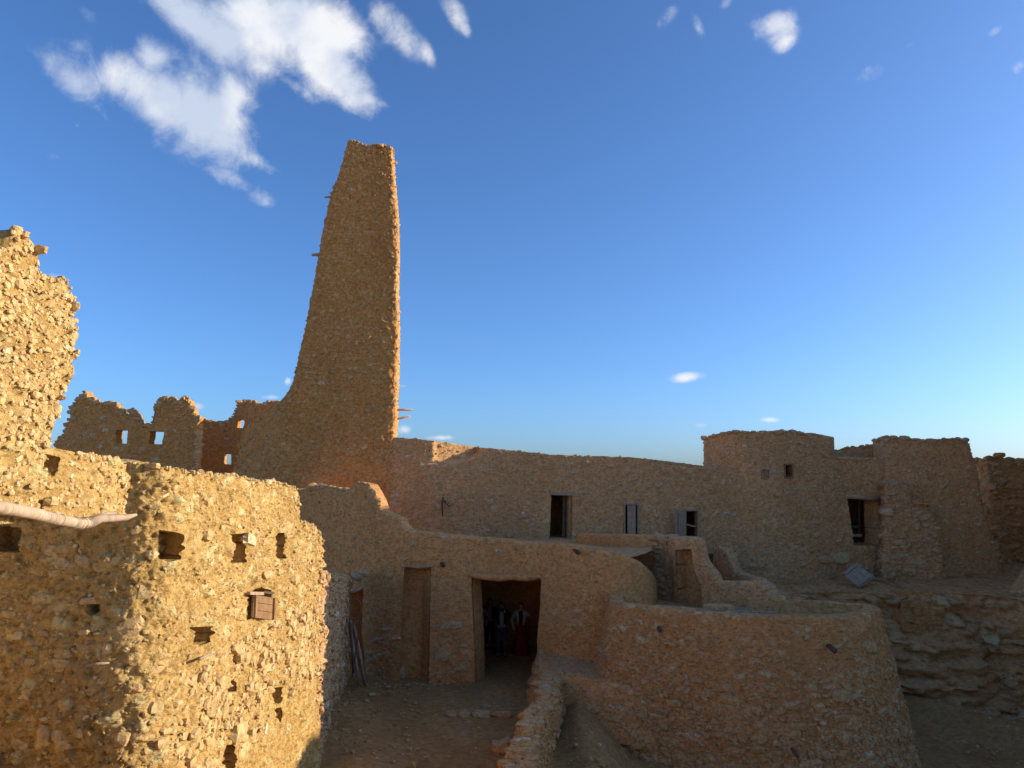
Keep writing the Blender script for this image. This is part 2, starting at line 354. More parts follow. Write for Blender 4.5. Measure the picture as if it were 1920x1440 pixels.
def wall(parent, name, path, mat, zb, cell=.05, prof=None, ztop=None, refpy=1000, thick=.5, batter=0., zref=None, holes=(), rs={}, rag=.0, world=False,
         back=True, it=2, warp=None, round_top=.0, capseg=5):
    if not world: path = [tuple(at(p, refpy, Y)[:2]) for p, Y in path]
    XY, u = smooth_path(path, cell, it=it); nu = len(XY)
    T = np.gradient(XY, axis=0); T /= np.linalg.norm(T, axis=1)[:, None]; NN = np.stack([T[:, 1], -T[:, 0]], 1)   # outward = right of travel
    k = max(int(.25 / cell), 1); ker = np.ones(2 * k + 1) / (2 * k + 1)
    NN = np.stack([np.convolve(np.pad(NN[:, i], k, mode='edge'), ker, 'valid') for i in (0, 1)], 1); NN /= np.linalg.norm(NN, axis=1)[:, None]
    if prof is not None:
        pr = np.array(prof, float); H = np.full(nu, 5.); zr = zref if zref is not None else None
        for _ in range(8):
            px, _p = proj(XY[:, 0], XY[:, 1], H); H = z_of(XY[:, 1], np.interp(px, pr[:, 0], pr[:, 1]))
    else: H = np.array([ztop(t) if ztop.__code__.co_argcount == 1 else ztop(t, a_, b_) for t, (a_, b_) in zip(u / u[-1], XY)]) if callable(ztop) else np.full(nu, float(ztop))
    if rag > .1: H = H + rag * 1.2 * (np.round((n1d(u / .5, rs.get('seed', 1) + 3, 3)) * 5) / 5)
    if rag: H = H + n1d(u / .35, rs.get('seed', 1), 4) * rag + np.where(n1d(u / .12, rs.get('seed', 1) + 9, 1) > .25, rag * .5, 0)
    if zref is None: zref = float(np.median(H))
    nz = max(int((H.max() - zb) / cell) + 2, 3); Z = zb + np.arange(nz) * cell; Z[-1] = max(Z[-1], H.max())
    UU, ZZ = np.meshgrid(np.arange(nu), Z, indexing='ij'); Zc = np.minimum(ZZ, H[:, None])
    def surf(Uf, Zf):
        i = np.clip(Uf, 0, nu - 1.001); a = i.astype(int); t = i - a
        x = XY[a, 0] * (1 - t) + XY[a + 1, 0] * t; y = XY[a, 1] * (1 - t) + XY[a + 1, 1] * t; nx = NN[a, 0] * (1 - t) + NN[a + 1, 0] * t; ny = NN[a, 1] * (1 - t) + NN[a + 1, 1] * t
        o = batter * (zref - Zf); hc = H[a] * (1 - t) + H[a + 1] * t
        if round_top > 0: tt = np.clip((Zf - (hc - round_top)) / round_top, 0, 1); o = o - round_top * (1 - np.sqrt(np.maximum(1 - tt * tt, 0))) * .8
        return x + nx * o, y + ny * o, Zf, nx, ny
    Uf = UU.astype(float); x, y, z, nx, ny = surf(Uf.ravel(), Zc.ravel()); px, py = proj(x, y, z); px = px.reshape(nu, nz); py = py.reshape(nu, nz)
    cpx = (px[:-1, :-1] + px[1:, 1:]) / 2; cpy = (py[:-1, :-1] + py[1:, 1:]) / 2
    K = ~((ZZ[:-1, :-1] >= H[:-1, None]) & (ZZ[1:, :-1] >= H[1:, None])); HL = []
    Uf = Uf.copy(); Zn = Zc.copy()
    for hdef in holes:
        hp = hdef['poly']; m = inside(cpx, cpy, hp) & K; HL.append(m)
        touch = np.zeros((nu, nz), bool); other = np.zeros((nu, nz), bool)
        for a in (0, 1):
            for c in (0, 1):
                touch[a:nu - 1 + a, c:nz - 1 + c] |= m; other[a:nu - 1 + a, c:nz - 1 + c] |= (K & ~m)
        bd = touch & other; ii, jj = np.nonzero(bd)
        if len(ii) == 0: print('empty hole', name, hp[0]); continue
        bx, by = nearest(px[ii, jj], py[ii, jj], hp); dx = bx - px[ii, jj]; dy = by - py[ii, jj]
        e = .5; x0, y0, z0, _, _ = surf(Uf[ii, jj], Zn[ii, jj]); x1, y1, z1, _, _ = surf(Uf[ii, jj] + e, Zn[ii, jj]); x2, y2, z2, _, _ = surf(Uf[ii, jj], Zn[ii, jj] + .02)
        p0 = np.array(proj(x0, y0, z0)); a_ = (np.array(proj(x1, y1, z1)) - p0) / e; c_ = (np.array(proj(x2, y2, z2)) - p0) / .02
        det = a_[0] * c_[1] - a_[1] * c_[0]; det = np.where(abs(det) < 1e-6, 1e-6, det)
        du = (dx * c_[1] - dy * c_[0]) / det; dz = (a_[0] * dy - a_[1] * dx) / det
        Uf[ii, jj] += np.clip(du, -1.2, 1.2); Zn[ii, jj] += np.clip(dz, -1.2 * cell, 1.2 * cell)
    x, y, z, nx, ny = surf(Uf.ravel(), Zn.ravel()); P = np.stack([x, y, z], 1); N3 = np.stack([nx, ny, np.full_like(nx, batter)], 1); N3 /= np.linalg.norm(N3, axis=1)[:, None]
    if warp: P = warp(P)
    d, st, cr = relief(P, rs)
    topd = (H[:, None] - Zc).ravel(); d = d * (.35 + .65 * sst(topd, 0, .2)) if round_top else d
    P = P + N3 * d[:, None]
    I = np.arange(nu * nz).reshape(nu, nz); K2 = K.copy()
    for m in HL: K2 &= ~m
    ii, jj = np.nonzero(K2); Q = [np.stack([I[ii, jj], I[ii + 1, jj], I[ii + 1, jj + 1], I[ii, jj + 1]], 1)]
    V = [P]; ST = [st]; TI = [cr]; nv = len(P); front_ids = np.unique(Q[0])
    # tunnels of the openings
    for hdef, m in zip(holes, HL):
        dep = hdef.get('depth', .4); sk = np.array(hdef.get('skew', (0, 0, 0)), float); E = []
        Mx = np.zeros((nu + 1, nz + 1), bool); Mx[1:nu, 1:nz] = m; Kx = np.zeros((nu + 1, nz + 1), bool); Kx[1:nu, 1:nz] = K2
        a, c = np.nonzero(m)
        for (di, dj, e0, e1) in ((-1, 0, (0, 0), (0, 1)), (1, 0, (1, 1), (1, 0)), (0, -1, (1, 0), (0, 0)), (0, 1, (0, 1), (1, 1))):
            s_ = Kx[a + 1 + di, c + 1 + dj]; E.append(np.stack([I[a[s_] + e0[0], c[s_] + e0[1]], I[a[s_] + e1[0], c[s_] + e1[1]]], 1))
        E = np.concatenate(E); ids = np.unique(E)
        if len(ids) == 0: continue
        mp = np.full(nu * nz, -1); mp[ids] = np.arange(len(ids)); prev = ids; segs = hdef.get('segs', 5)
        ctr = P[ids].mean(0); pn = -N3[ids].mean(0); pn[2] = 0; pn /= np.linalg.norm(pn)
        for s in range(1, segs + 1):
            t = s / segs; B = P[ids] + (pn + sk) * dep * t; B = B + (ctr + (pn + sk) * dep * t - B) * hdef.get('taper', 0) * t
            rr = fbm(B / .12, 2, 77) * .012; B = B + (B - ctr) * rr[:, None] * 1.5
            V.append(B); ST.append(np.zeros(len(B))); TI.append(np.full(len(B), .4)); cur = nv + np.arange(len(ids)); nv += len(ids)
            p0 = prev[mp[E[:, 0]]] if s > 1 else E[:, 0]; p1 = prev[mp[E[:, 1]]] if s > 1 else E[:, 1]
            Q.append(np.stack([p0, p1, cur[mp[E[:, 1]]], cur[mp[E[:, 0]]]], 1)); prev = cur
        if hdef.get('cap'):
            a, c = np.nonzero(m); ids2 = np.unique(np.concatenate([I[a, c], I[a + 1, c], I[a + 1, c + 1], I[a, c + 1]])); mp2 = np.full(nu * nz, -1); mp2[ids2] = nv + np.arange(len(ids2))
            B = P[ids2] + (pn + sk) * dep; B = B + (ctr + (pn + sk) * dep - B) * hdef.get('taper', 0); V.append(B); ST.append(st[ids2] * .6); TI.append(cr[ids2]); nv += len(ids2)
            Q.append(np.stack([mp2[I[a, c]], mp2[I[a + 1, c]], mp2[I[a + 1, c + 1]], mp2[I[a, c + 1]]], 1))
    # top cap, ends, back
    jt = np.array([np.argmax(ZZ[i] >= H[i]) for i in range(nu)]); tid = I[np.arange(nu), jt]
    prev = tid; n3 = np.stack([NN[:, 0], NN[:, 1], np.zeros(nu)], 1); topV = P[tid]
    for s in range(1, capseg + 1):
        t = s / capseg; B = topV - n3 * thick * t; r_ = fbm(B / .25, 3, 5) * (rag * .6 + .012); B[:, 2] += r_ * (1 if s < capseg else .4) + (round_top * .25 * math.sin(math.pi * t) if round_top else 0)
        V.append(B); ST.append(np.zeros(nu)); TI.append(np.full(nu, .5)); cur = nv + np.arange(nu); nv += nu
        Q.append(np.stack([prev[:-1], prev[1:], cur[1:], cur[:-1]], 1)); prev = cur; 
    topB = B
    if back == 'grid':
        off = np.repeat(n3, nz, axis=0) * thick; B = P - off - 0; V.append(B); ST.append(st); TI.append(cr); base = nv; nv += len(B); ii, jj = np.nonzero(K2)
        Q.append(np.stack([I[ii, jj + 1], I[ii + 1, jj + 1], I[ii + 1, jj], I[ii, jj]], 1) + base)
        botb = None
    elif back:
        B = topB.copy(); B[:, 2] = zb; V.append(B); ST.append(np.zeros(nu)); TI.append(np.full(nu, .5)); cur = nv + np.arange(nu); nv += nu
        Q.append(np.stack([prev[:-1], prev[1:], cur[1:], cur[:-1]], 1))
    for e in (0, nu - 1):
        jm = jt[e]; ids = I[e, :jm + 1]; prev = ids; A_ = P[ids]
        for s in range(1, 5):
            B = A_ - n3[e] * thick * s / 4; rr = relief(B, {**rs, 'amp': rs.get('amp', .03) * .8})[0]; tdir = T[e] * (-1 if e == 0 else 1); w_ = math.sin(math.pi * s / 4) if back is not False else 1
            B = B + np.array([tdir[0], tdir[1], 0]) * (rr[:, None]) * w_
            V.append(B); ST.append(np.zeros(len(B))); TI.append(np.full(len(B), .5)); cur = nv + np.arange(len(B)); nv += len(B)
            q = np.stack([prev[:-1], prev[1:], cur[1:], cur[:-1]], 1); Q.append(q if e == 0 else q[:, ::-1]); prev = cur
    V = np.concatenate(V); Q = np.concatenate(Q)
    if e == 0: pass
    me = mesh_np(name, V, Q[:, ::1], attrs={'stone': np.concatenate(ST), 'tint': np.concatenate(TI)})
    o = link(name, me, M[mat], parent)
    ok = front_ids[(front_ids % nz) < nz]; hole_near = np.zeros(nu * nz, bool)
    if holes:        # no stones over or right beside an opening
        qx, qy = proj(*P[ok].T); keep = np.ones(len(ok), bool)
        for hd_ in holes:
            hp = np.array(hd_['poly'], float); keep &= ~((qx > hp[:, 0].min() - 9) & (qx < hp[:, 0].max() + 9) & (qy > hp[:, 1].min() - 7) & (qy < hp[:, 1].max() + 6))
        ok = ok[keep]
    return dict(o=o, P=P[ok], N=N3[ok], topP=topV, topN=np.tile([0, 0, 1.], (nu, 1)), H=H, XY=XY, n=NN)
# lofted tapered masses: left / right edge given per height
def loft(parent, name, mat, z0, z1, cell, Lf, Rf, Yf, depth, ddir, rs, corner=.18, ztopf=None, cap=True):
    rows = int((z1 - z0) / cell) + 1; Z = np.linspace(z0, z1, rows); loops = []
    wmax = max(Rf(z)[0] - Lf(z)[0] for z in (z0, z1)); ns = int((wmax + depth) * 2 / cell); dd = np.array(ddir, float); dd /= np.linalg.norm(dd)
    for z in Z:
        l = Lf(z); r = Rf(z); c = [l, r, r + dd * depth, l + dd * depth]; c = np.array(c)
        Lw = [np.linalg.norm(c[(i + 1) % 4] - c[i]) for i in range(4)]; pts = []; wts = [wmax, depth, wmax, depth]; tot = sum(wts)
        for i in range(4):
            n = int(ns * wts[i] / tot); a = c[i]; e = c[(i + 1) % 4]; t = (np.arange(n) / n)[:, None]; pts.append(a + (e - a) * t)
        pts = np.concatenate(pts); k = max(int(corner / cell), 1)
        for _ in range(3): pts = (np.roll(pts, k, 0) + pts * 2 + np.roll(pts, -k, 0)) / 4
        loops.append(np.concatenate([pts, np.full((len(pts), 1), z)], 1))
    G = np.array(loops); nr, nc = G.shape[:2]
    tu = np.roll(G, -1, 1) - np.roll(G, 1, 1); tv = np.gradient(G, axis=0); N = np.cross(tu, tv); N /= np.linalg.norm(N, axis=2)[:, :, None]
    P = G.reshape(-1, 3); d, st, cr = relief(P, rs); P = P + N.reshape(-1, 3) * d[:, None]
    if ztopf is not None:
        hh = ztopf(P); P[:, 2] = np.where(P[:, 2] > hh, hh, P[:, 2])
    I = np.arange(nr * nc).reshape(nr, nc); J = np.roll(I, -1, 1)
    Q = np.stack([I[:-1], J[:-1], J[1:], I[1:]], 2).reshape(-1, 4); V = [P]; nv = len(P); T = None
    # cap: shrink rings
    prev = I[-1]; ctr = P[I[-1]].mean(0); QQ = [Q]; ST = [st]; TI = [cr]
    for s in (.75, .4, .05):
        B = ctr + (P[I[-1]] - ctr) * s; B[:, 2] = P[I[-1], 2] - .06 * (1 - s) + fbm(B / .2, 2, 3) * .04; V.append(B); cur = nv + np.arange(nc); nv += nc; ST.append(np.zeros(nc)); TI.append(np.full(nc, .4))
        QQ.append(np.stack([prev, np.roll(prev, -1), np.roll(cur, -1), cur], 1)); prev = cur
    me = mesh_np(name, np.concatenate(V), np.concatenate(QQ), attrs={'stone': np.concatenate(ST), 'tint': np.concatenate(TI)})
    o = link(name, me, M[mat], parent)
    fr = (N.reshape(-1, 3)[:, 1] < .3); tp = P[I[-1]]
    return dict(o=o, P=P[fr], N=N.reshape(-1, 3)[fr], topP=tp, topN=np.tile([0, 0, 1.], (nc, 1)))
def pick(W, f):
    m = f(W['P']); return W['P'][m], W['N'][m]
def room(parent, c0, c1, mat='brown'):
    """dark interior behind an opening: floor, back, sides and ceiling, open towards the viewer"""
    x0, y0, z0 = c0; x1, y1, z1 = c1; V = [(x0, y0, z0), (x1, y0, z0), (x1, y1, z0), (x0, y1, z0), (x0, y0, z1), (x1, y0, z1), (x1, y1, z1), (x0, y1, z1)]
    Q = [(0, 1, 2, 3), (7, 6, 5, 4), (1, 5, 6, 2), (3, 7, 4, 0), (2, 6, 7, 3)]
    return link('room_interior', mesh_np('room_interior', V, Q, attrs={'stone': np.zeros(8), 'tint': np.zeros(8)}, smooth=False), M[mat], parent)
#=SETTING
# ================================================================== the setting
def hfun(x, y):
    h = -1.25 * sst(x, 7.6, 9.4) - .95 * sst(x, 1.5, 3.0) * (1 - sst(x, 7.6, 9.4))
    h = h + .35 * sst(x, .9, 1.6) * (1 - sst(x, 3.0, 5.5)) * sst(y, 14, 17)          # earth slope between low wall and bastion
    h = h + .25 * (1 - sst(x + (y - 15) * .25, -3.2, -1.9)) * (1 - sst(y, 18, 20))                     # rubble slope along the left wall
    h = h + .5 * np.exp(-((x - 13.6 - (20 - y) * .55) / .9) ** 2) * sst(x, 9, 11)                        # bank at the right
    return h
def sheet(name, x0, x1, y0, y1, cell, zf, mat, rs, kind='structure', attrs=True):
    nx = int((x1 - x0) / cell) + 1; ny = int((y1 - y0) / cell) + 1; X, Y = np.meshgrid(np.linspace(x0, x1, nx), np.linspace(y0, y1, ny), indexing='ij')
    P = np.stack([X.ravel(), Y.ravel(), zf(X.ravel(), Y.ravel())], 1); d, st, cr = relief(P * np.array([1, 1, 0]), rs); P[:, 2] += d
    I = np.arange(nx * ny).reshape(nx, ny); Q = np.stack([I[:-1, :-1], I[1:, :-1], I[1:, 1:], I[:-1, 1:]], 2).reshape(-1, 4)
    o = link(name, mesh_np(name, P, Q, attrs={'stone': st, 'tint': cr}), M[mat]); 
    if kind: o['kind'] = kind
    return o, P
GRS = dict(stone=.13, amp=.014, cover=.22, big=.08, bigs=1.5, flat=1, small=.6, fine=.006, seed=3)
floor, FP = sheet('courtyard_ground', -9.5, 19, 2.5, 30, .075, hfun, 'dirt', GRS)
far = link('desert_ground', mesh_np('desert_ground', [(-1500, -1500, -1.9), (1500, -1500, -1.9), (1500, 3000, -1.9), (-1500, 3000, -1.9)], [(0, 1, 2, 3)], attrs={'stone': [0] * 4, 'tint': [0] * 4}), M['sand']); far['kind'] = 'structure'
# rock shelf under the buildings on the right
def rock_shelf():
    path = [tuple(at(p, 1100, Y)[:2]) for p, Y in ((1290, 23.5), (1400, 23.6), (1470, 24.6), (1560, 24.9), (1640, 24.2), (1700, 23.7), (1760, 23.6), (1800, 24.2), (1900, 23.6), (2000, 23.4), (2200, 23))]
    XY, u = smooth_path(path, .07); T = np.gradient(XY, axis=0); T /= np.linalg.norm(T, axis=1)[:, None]; N = np.stack([T[:, 1], -T[:, 0]], 1)
    sec = [(-6.0, 2.35), (-4, 2.2), (-2.6, 2.12), (-1.2, 2.02), (-.3, 1.95), (0, 1.8), (.1, 1.45), (.05, 1.25), (.3, 1.1), (.35, .75), (.75, .55), (.8, .15), (1.15, 0), (1.1, -.35), (1.5, -.55), (1.6, -.95), (2.2, -1.3), (2.8, -1.6)]
    SP, su = smooth_path(sec, .06, it=1); nu, ns = len(XY), len(SP)
    P = np.zeros((nu, ns, 3)); P[:, :, 0] = XY[:, None, 0] + N[:, None, 0] * SP[None, :, 0]; P[:, :, 1] = XY[:, None, 1] + N[:, None, 1] * SP[None, :, 0]; P[:, :, 2] = SP[None, :, 1]
    Pf = P.reshape(-1, 3); wz = Pf[:, 2] + fbm(Pf / 1.5, 2, 90) * .18; Lk = np.floor(wz * 4.2); fr_z = wz * 4.2 - Lk
    bx = np.floor(Pf[:, 0] * .9 + h3(Lk.astype(np.int64), Lk.astype(np.int64) * 0, Lk.astype(np.int64) * 0, 5) * 7 + vn(Pf * 2, 94) * .15)
    lay = (h3(bx.astype(np.int64), Lk.astype(np.int64), Lk.astype(np.int64) * 0, 91) - .5) * .34 - .10 * (1 - sst(fr_z, 0, .16)) + vn(Pf * np.array([1.3, 1.3, 14]), 92) * .03 + fbm(Pf / 1.2, 3, 93) * .32
    fx = sst(np.tile(SP[:, 0], nu), -1.0, .2); nrm = np.repeat(np.concatenate([N, np.zeros((nu, 1))], 1), ns, axis=0)
    d, st, cr = relief(Pf, dict(stone=.7, amp=.17, cover=.8, flat=1.7, big=.02, seed=12, small=.5, fine=.016, pit=.03, pits=.2))
    Pf = Pf + nrm * (lay * fx + d * (.15 + .85 * fx))[:, None]; Pf[:, 2] += (fbm(Pf / .8, 3, 8) * .1) * (1 - fx * .5)
    I = np.arange(nu * ns).reshape(nu, ns); Q = np.stack([I[:-1, :-1], I[:-1, 1:], I[1:, 1:], I[1:, :-1]], 2).reshape(-1, 4)
    o = link('rock_outcrop', mesh_np('rock_outcrop', Pf, Q, attrs={'stone': st * .8, 'tint': cr}), M['rock']); o['kind'] = 'structure'
    return Pf, nrm
RP, RN = rock_shelf()
#=TOWER
# ================================================================== tower
TY = 26.0
tw = thing('stone_tower', 'tall tapering mud and stone tower rising above the courtyard roof', 'tower', (-4.6, TY, 3))
tl = np.array([(200, 668), (265, 650), (300, 641), (360, 620), (470, 598), (600, 574), (720, 545), (760, 524), (850, 492), (895, 480), (1010, 462)], float)
tr = np.array([(200, 735), (275, 736), (420, 746), (600, 748), (780, 744), (818, 741), (1010, 745)], float)
def edge(tab, Y):
    def f(z):
        _, py = proj(0, Y, z); px = np.interp(py, tab[:, 0], tab[:, 1]); return at(px, py, Y)[:2]
    return f
ztop = z_of(TY, 268)
def tower_top(P):
    px, py = proj(P[:, 0], P[:, 1], P[:, 2]); prof = np.array([(640, 290), (650, 270), (660, 263), (672, 266), (684, 274), (698, 272), (712, 270), (730, 276), (738, 282)], float)
    h = z_of(P[:, 1], np.interp(px, prof[:, 0], prof[:, 1])); return h + n1d(P[:, 0] / .15 + P[:, 1] * 3, 4, 2) * .05
TW = loft(tw, 'wall', 'brown', 2.9, z_of(TY, 262), .05, edge(tl, TY), edge(tr, TY), TY, 3.0, (-.150, 1), dict(stone=.16, amp=.030, cover=.50, flat=2.2, big=.07, bigs=1.6, seed=21, small=.9, fine=.014, pit=.035, pits=.15, pflat=1.8), ztopf=tower_top)
P_, N_ = pick(TW, lambda P: P[:, 1] < TY + 3)
stones(tw, P_, N_, 280, 5200, (.10, .22), (.03, .085), 'st_brown', seed=1, out_=-.35)
m_ = proj(*TW['topP'].T)[1] < 500
stones(tw, TW['topP'], TW['topN'], 10, 260, (.12, .2), (.05, .13), 'st_brown', seed=2, small_name='rim_stones')
for (px0, py0, px1, py1, r_) in ((621, 371, 609, 370, .05), (594, 480, 585, 478, .07), (745, 770, 774, 769, .05), (744, 786, 769, 780, .05), (748, 586, 752, 586, .05)):
    mb = MB(); yy = TY + (.5 if px1 < 700 else .9); a = at(px0 + (12 if px1 < 700 else -12), py0, yy); c = at(px1, py1, yy); mid = (a + c) / 2 + np.array([0, 0, -.03 if py0 > 780 else .03])
    mb.tube([a, mid, c], [r_, r_ * .9, r_ * .75], 8, .1); link('beam_end', mb.mesh('beam_end', True), M['log'], tw)
# ================================================================== back wall with door and windows
bw = thing('back_building', 'long low brown mud building right of the tower with one doorway and two shuttered windows', 'building', (2, 28, 2))
DOOR = [(1034, 926), (1073, 927), (1071, 1024), (1030, 1024)]
W1 = [(1170, 944), (1196, 944), (1196, 1004), (1169, 1004)]
W2 = [(1268, 958), (1308, 956), (1308, 1006), (1267, 1006)]
W3 = [(1318, 1041), (1337, 1040), (1336, 1066), (1320, 1068)]
def recess(P):      # upper band beside the tower, set back and shaped to catch a sun patch
    Q = P.copy(); px, py = proj(P[:, 0], P[:, 1], P[:, 2]); lim = z_of(P[:, 1], np.interp(px, [812, 818, 850, 880, 905], [868, 870, 864, 856, 846]))
    k = np.interp(px, [812, 818, 890, 925], [0, .16, .95, 0]); Q[:, 1] += k * sst(P[:, 2] - lim, -.12, .10); return Q
BW = wall(bw, 'wall', [(725, 26.08), (745, 26.06), (760, 26.03), (812, 26.0), (900, 26.0), (1100, 26.1), (1325, 26.38), (1440, 26.6)], 'grey', 1.2, .05,
    prof=[(600, 815), (740, 820), (815, 826), (900, 838), (1040, 853), (1180, 857), (1260, 866), (1325, 875), (1345, 876), (1500, 880)], refpy=860, thick=3.2, batter=.03, zref=6.5, back=True,
    holes=[dict(poly=DOOR, depth=.6, skew=(-.45, 0, 0)), dict(poly=W1, depth=.35), dict(poly=W2, depth=.35), dict(poly=W3, depth=.3)], rag=.015,
    warp=recess, rs=dict(stone=.2, amp=.022, cover=.30, flat=1.5, big=.06, seed=31, small=.9, fine=.009, pit=.018, pits=.16, pflat=1.7, zfade=(4.3, 2.5)))
stones(bw, BW['P'], BW['N'], 240, 2600, (.12, .26), (.04, .10), 'st_grey', seed=3, out_=-.1)
for (a, c, z0, z1) in ((1000, 1090, 3.4, 5.4), (1150, 1330, 1.8, 5.2)):
    x0 = at(a, 1000, 28)[0]; x1 = at(c, 1000, 28)[0]; room(bw, (x0, 26.5 if a < 1100 else 26.7, z0), (x1, 28.7, z1))
# ================================================================== round tower house on the right
rt = thing('round_house', 'broad round-cornered mud house at right with a deep window under a log lintel', 'building', (12, 28.5, 1.9))
RW3 = [(1589, 931), (1648, 934), (1653, 1022), (1600, 1022)]
RT = wall(rt, 'wall', [(1322, 32.5), (1323, 30.0), (1329, 27.9), (1345, 27.0), (1385, 26.4), (1430, 26.2), (1480, 26.3), (1530, 26.8), (1580, 27.35), (1620, 27.6), (1690, 27.7)], 'grey', 1.5, .05,
    prof=[(1300, 818), (1326, 821), (1350, 813), (1380, 809), (1440, 811), (1490, 808), (1516, 816), (1530, 835), (1540, 850), (1552, 858), (1600, 861), (1700, 862)], refpy=900, thick=2.6, batter=.04, zref=6.5, rag=.03,
    holes=[dict(poly=[(1427, 879), (1443, 879), (1443, 897), (1427, 897)], depth=.12, cap=True), dict(poly=[(1469, 871), (1485, 870), (1486, 896), (1472, 896)], depth=.35),
           dict(poly=RW3, depth=.75, skew=(-.10, 0, 0), taper=.05)],
    rs=dict(stone=.2, amp=.028, cover=.36, flat=1.6, big=.08, seed=33, small=.9, fine=.009, pit=.018, pits=.16, pflat=1.7, zfade=(4.0, 2.5)))
stones(rt, RT['P'], RT['N'], 260, 2000, (.13, .28), (.04, .10), 'st_grey', seed=4, out_=-.05)
p_, n_ = pick(RT, lambda P: P[:, 2] < 2.6); stones(rt, p_, n_, 34, 0, (.35, .75), mat='st_grey', flat_=.4, seed=44)
x0 = at(1455, 880, 28)[0]; x1 = at(1500, 880, 28)[0]; room(rt, (x0, 28.3, 5.3), (x1, 30.2, 6.6)); x0 = at(1548, 980, 28)[0]; x1 = at(1660, 980, 28)[0]; room(rt, (x0, 28.5, 2.9), (x1, 30.2, 5.2))
# far side of the ring wall, seen over the broken rim
RI = wall(rt, 'rear_wall', [(1490, 31.0), (1530, 31.3), (1550, 31.35), (1564, 31.3)], 'grey', 5.2, .06, prof=[(1480, 812), (1520, 812), (1545, 816), (1562, 820)], refpy=830, thick=.4, rag=.03, rs=dict(stone=.2, amp=.02, cover=.3, big=.04, seed=36))
RJ = wall(rt, 'parapet_wall', [(1556, 30.3), (1600, 30.2), (1660, 30.0)], 'grey', 5.2, .06, prof=[(1550, 847), (1562, 844), (1610, 838), (1650, 835), (1665, 832)], refpy=850, thick=.4, rag=.05, rs=dict(stone=.2, amp=.03, cover=.55, big=.04, seed=37))
stones(rt, np.concatenate([RJ['topP'], RT['topP']]), np.concatenate([RJ['topN'], RT['topN']]), 20, 500, (.14, .24), (.05, .14), 'st_grey', seed=5, small_name='rim_stones')
# ================================================================== square block
sb = thing('square_block_house', 'tall square battered block at the right end, smooth grey mud face under a crumbled rim', 'building', (15.4, 27.4, 1.9))
bl = np.array([(700, 1657), (822, 1658), (940, 1656), (1110, 1652), (1200, 1650)], float); br = np.array([(700, 1812), (825, 1818), (900, 1838), (960, 1850), (1050, 1880), (1110, 1892), (1200, 1905)], float)
def block_top(P):
    px, py = proj(P[:, 0], P[:, 1], P[:, 2]); h = z_of(P[:, 1], np.interp(px, [1650, 1662, 1700, 1740, 1780, 1818], [825, 819, 822, 828, 822, 825])); return h + n1d(P[:, 0] / .2, 6, 3) * .06
SB = loft(sb, 'wall', 'grey', 1.3, z_of(27.4, 818), .05, edge(bl, 27.4), edge(br, 27.4), 27.4, 3.2, (.35, 1), dict(stone=.22, amp=.022, cover=.27, flat=1.7, big=.07, seed=41, small=.8, fine=.008, pit=.018, pits=.16, pflat=1.7, zfade=(3.2, 1.6)), ztopf=block_top)
stones(sb, SB['P'], SB['N'], 150, 1300, (.13, .3), (.04, .11), 'st_grey', seed=6, out_=-.1); stones(sb, SB['topP'], SB['topN'], 16, 200, (.14, .26), (.06, .14), 'st_grey', seed=7, small_name='rim_stones')
b2 = np.array([(800, 1690), (905, 1700), (938, 1712), (945, 1745), (1000, 1764), (1085, 1778), (1200, 1790)], float); b1 = np.array([(800, 1662), (905, 1659), (1110, 1652), (1200, 1650)], float)
BT = loft(sb, 'buttress', 'grey', 1.4, z_of(26.7, 905), .05, edge(b1, 26.7), edge(b2, 26.7), 26.7, .9, (.3, 1), dict(stone=.24, amp=.05, cover=.6, flat=1.6, big=.07, seed=42, small=.8))
stones(sb, BT['P'], BT['N'], 90, 500, (.16, .36), (.05, .12), 'st_grey', seed=8)
# ================================================================== far right ruin
fr_ = thing('far_ruin', 'eroded reddish stone ruin at the far right edge with rubble at its foot', 'ruin', (22, 31, 2))
FR = wall(fr_, 'wall', [(1832, 33), (1838, 31.2), (1880, 30.6), (1960, 30), (2100, 29.5)], 'rock', 1.2, .06, prof=[(1825, 880), (1834, 864), (1845, 861), (1862, 856), (1872, 853), (1886, 862), (1930, 866), (2100, 880)], refpy=900, thick=1.6, rag=.08, batter=.08,
    rs=dict(stone=.26, amp=.07, cover=.75, flat=1.8, big=.16, seed=45))
stones(fr_, FR['P'], FR['N'], 160, 900, (.18, .42), (.06, .16), 'st_brown', seed=9); stones(fr_, FR['topP'], FR['topN'], 12, 120, (.2, .5), (.08, .2), 'st_brown', seed=10, small_name='rim_stones')
#=LEFTRUIN
# ================================================================== ruins behind on the left
lr = thing('gabled_ruin', 'roofless dark stone ruin with two peaks and two open windows, left of the tower', 'ruin', (-16, 34, 3))
LR = wall(lr, 'wall', [(111, 36.0), (118, 34.6), (146, 34.2), (240, 34), (372, 34)], 'brown', 3.4, .06, prof=[(105, 842), (112, 836), (124, 800), (136, 762), (149, 755), (165, 744), (180, 742), (190, 750), (212, 766), (236, 774), (252, 778), (262, 795), (284, 795), (292, 772), (308, 756), (322, 746), (334, 752), (352, 751), (362, 770), (368, 786), (400, 792)],
    refpy=800, thick=.55, rag=.26, holes=[dict(poly=[(217, 806), (239, 806), (237, 832), (216, 831)], depth=.55), dict(poly=[(281, 808), (307, 809), (303, 833), (278, 832)], depth=.55)], back='grid',
    rs=dict(stone=.22, amp=.03, cover=.4, flat=1.8, big=.08, seed=51))
stones(lr, LR['P'], LR['N'], 160, 1100, (.16, .3), (.06, .14), 'st_brown', seed=11); stones(lr, LR['topP'], LR['topN'], 80, 500, (.2, .36), (.08, .2), 'st_brown', seed=12, small_name='rim_stones')
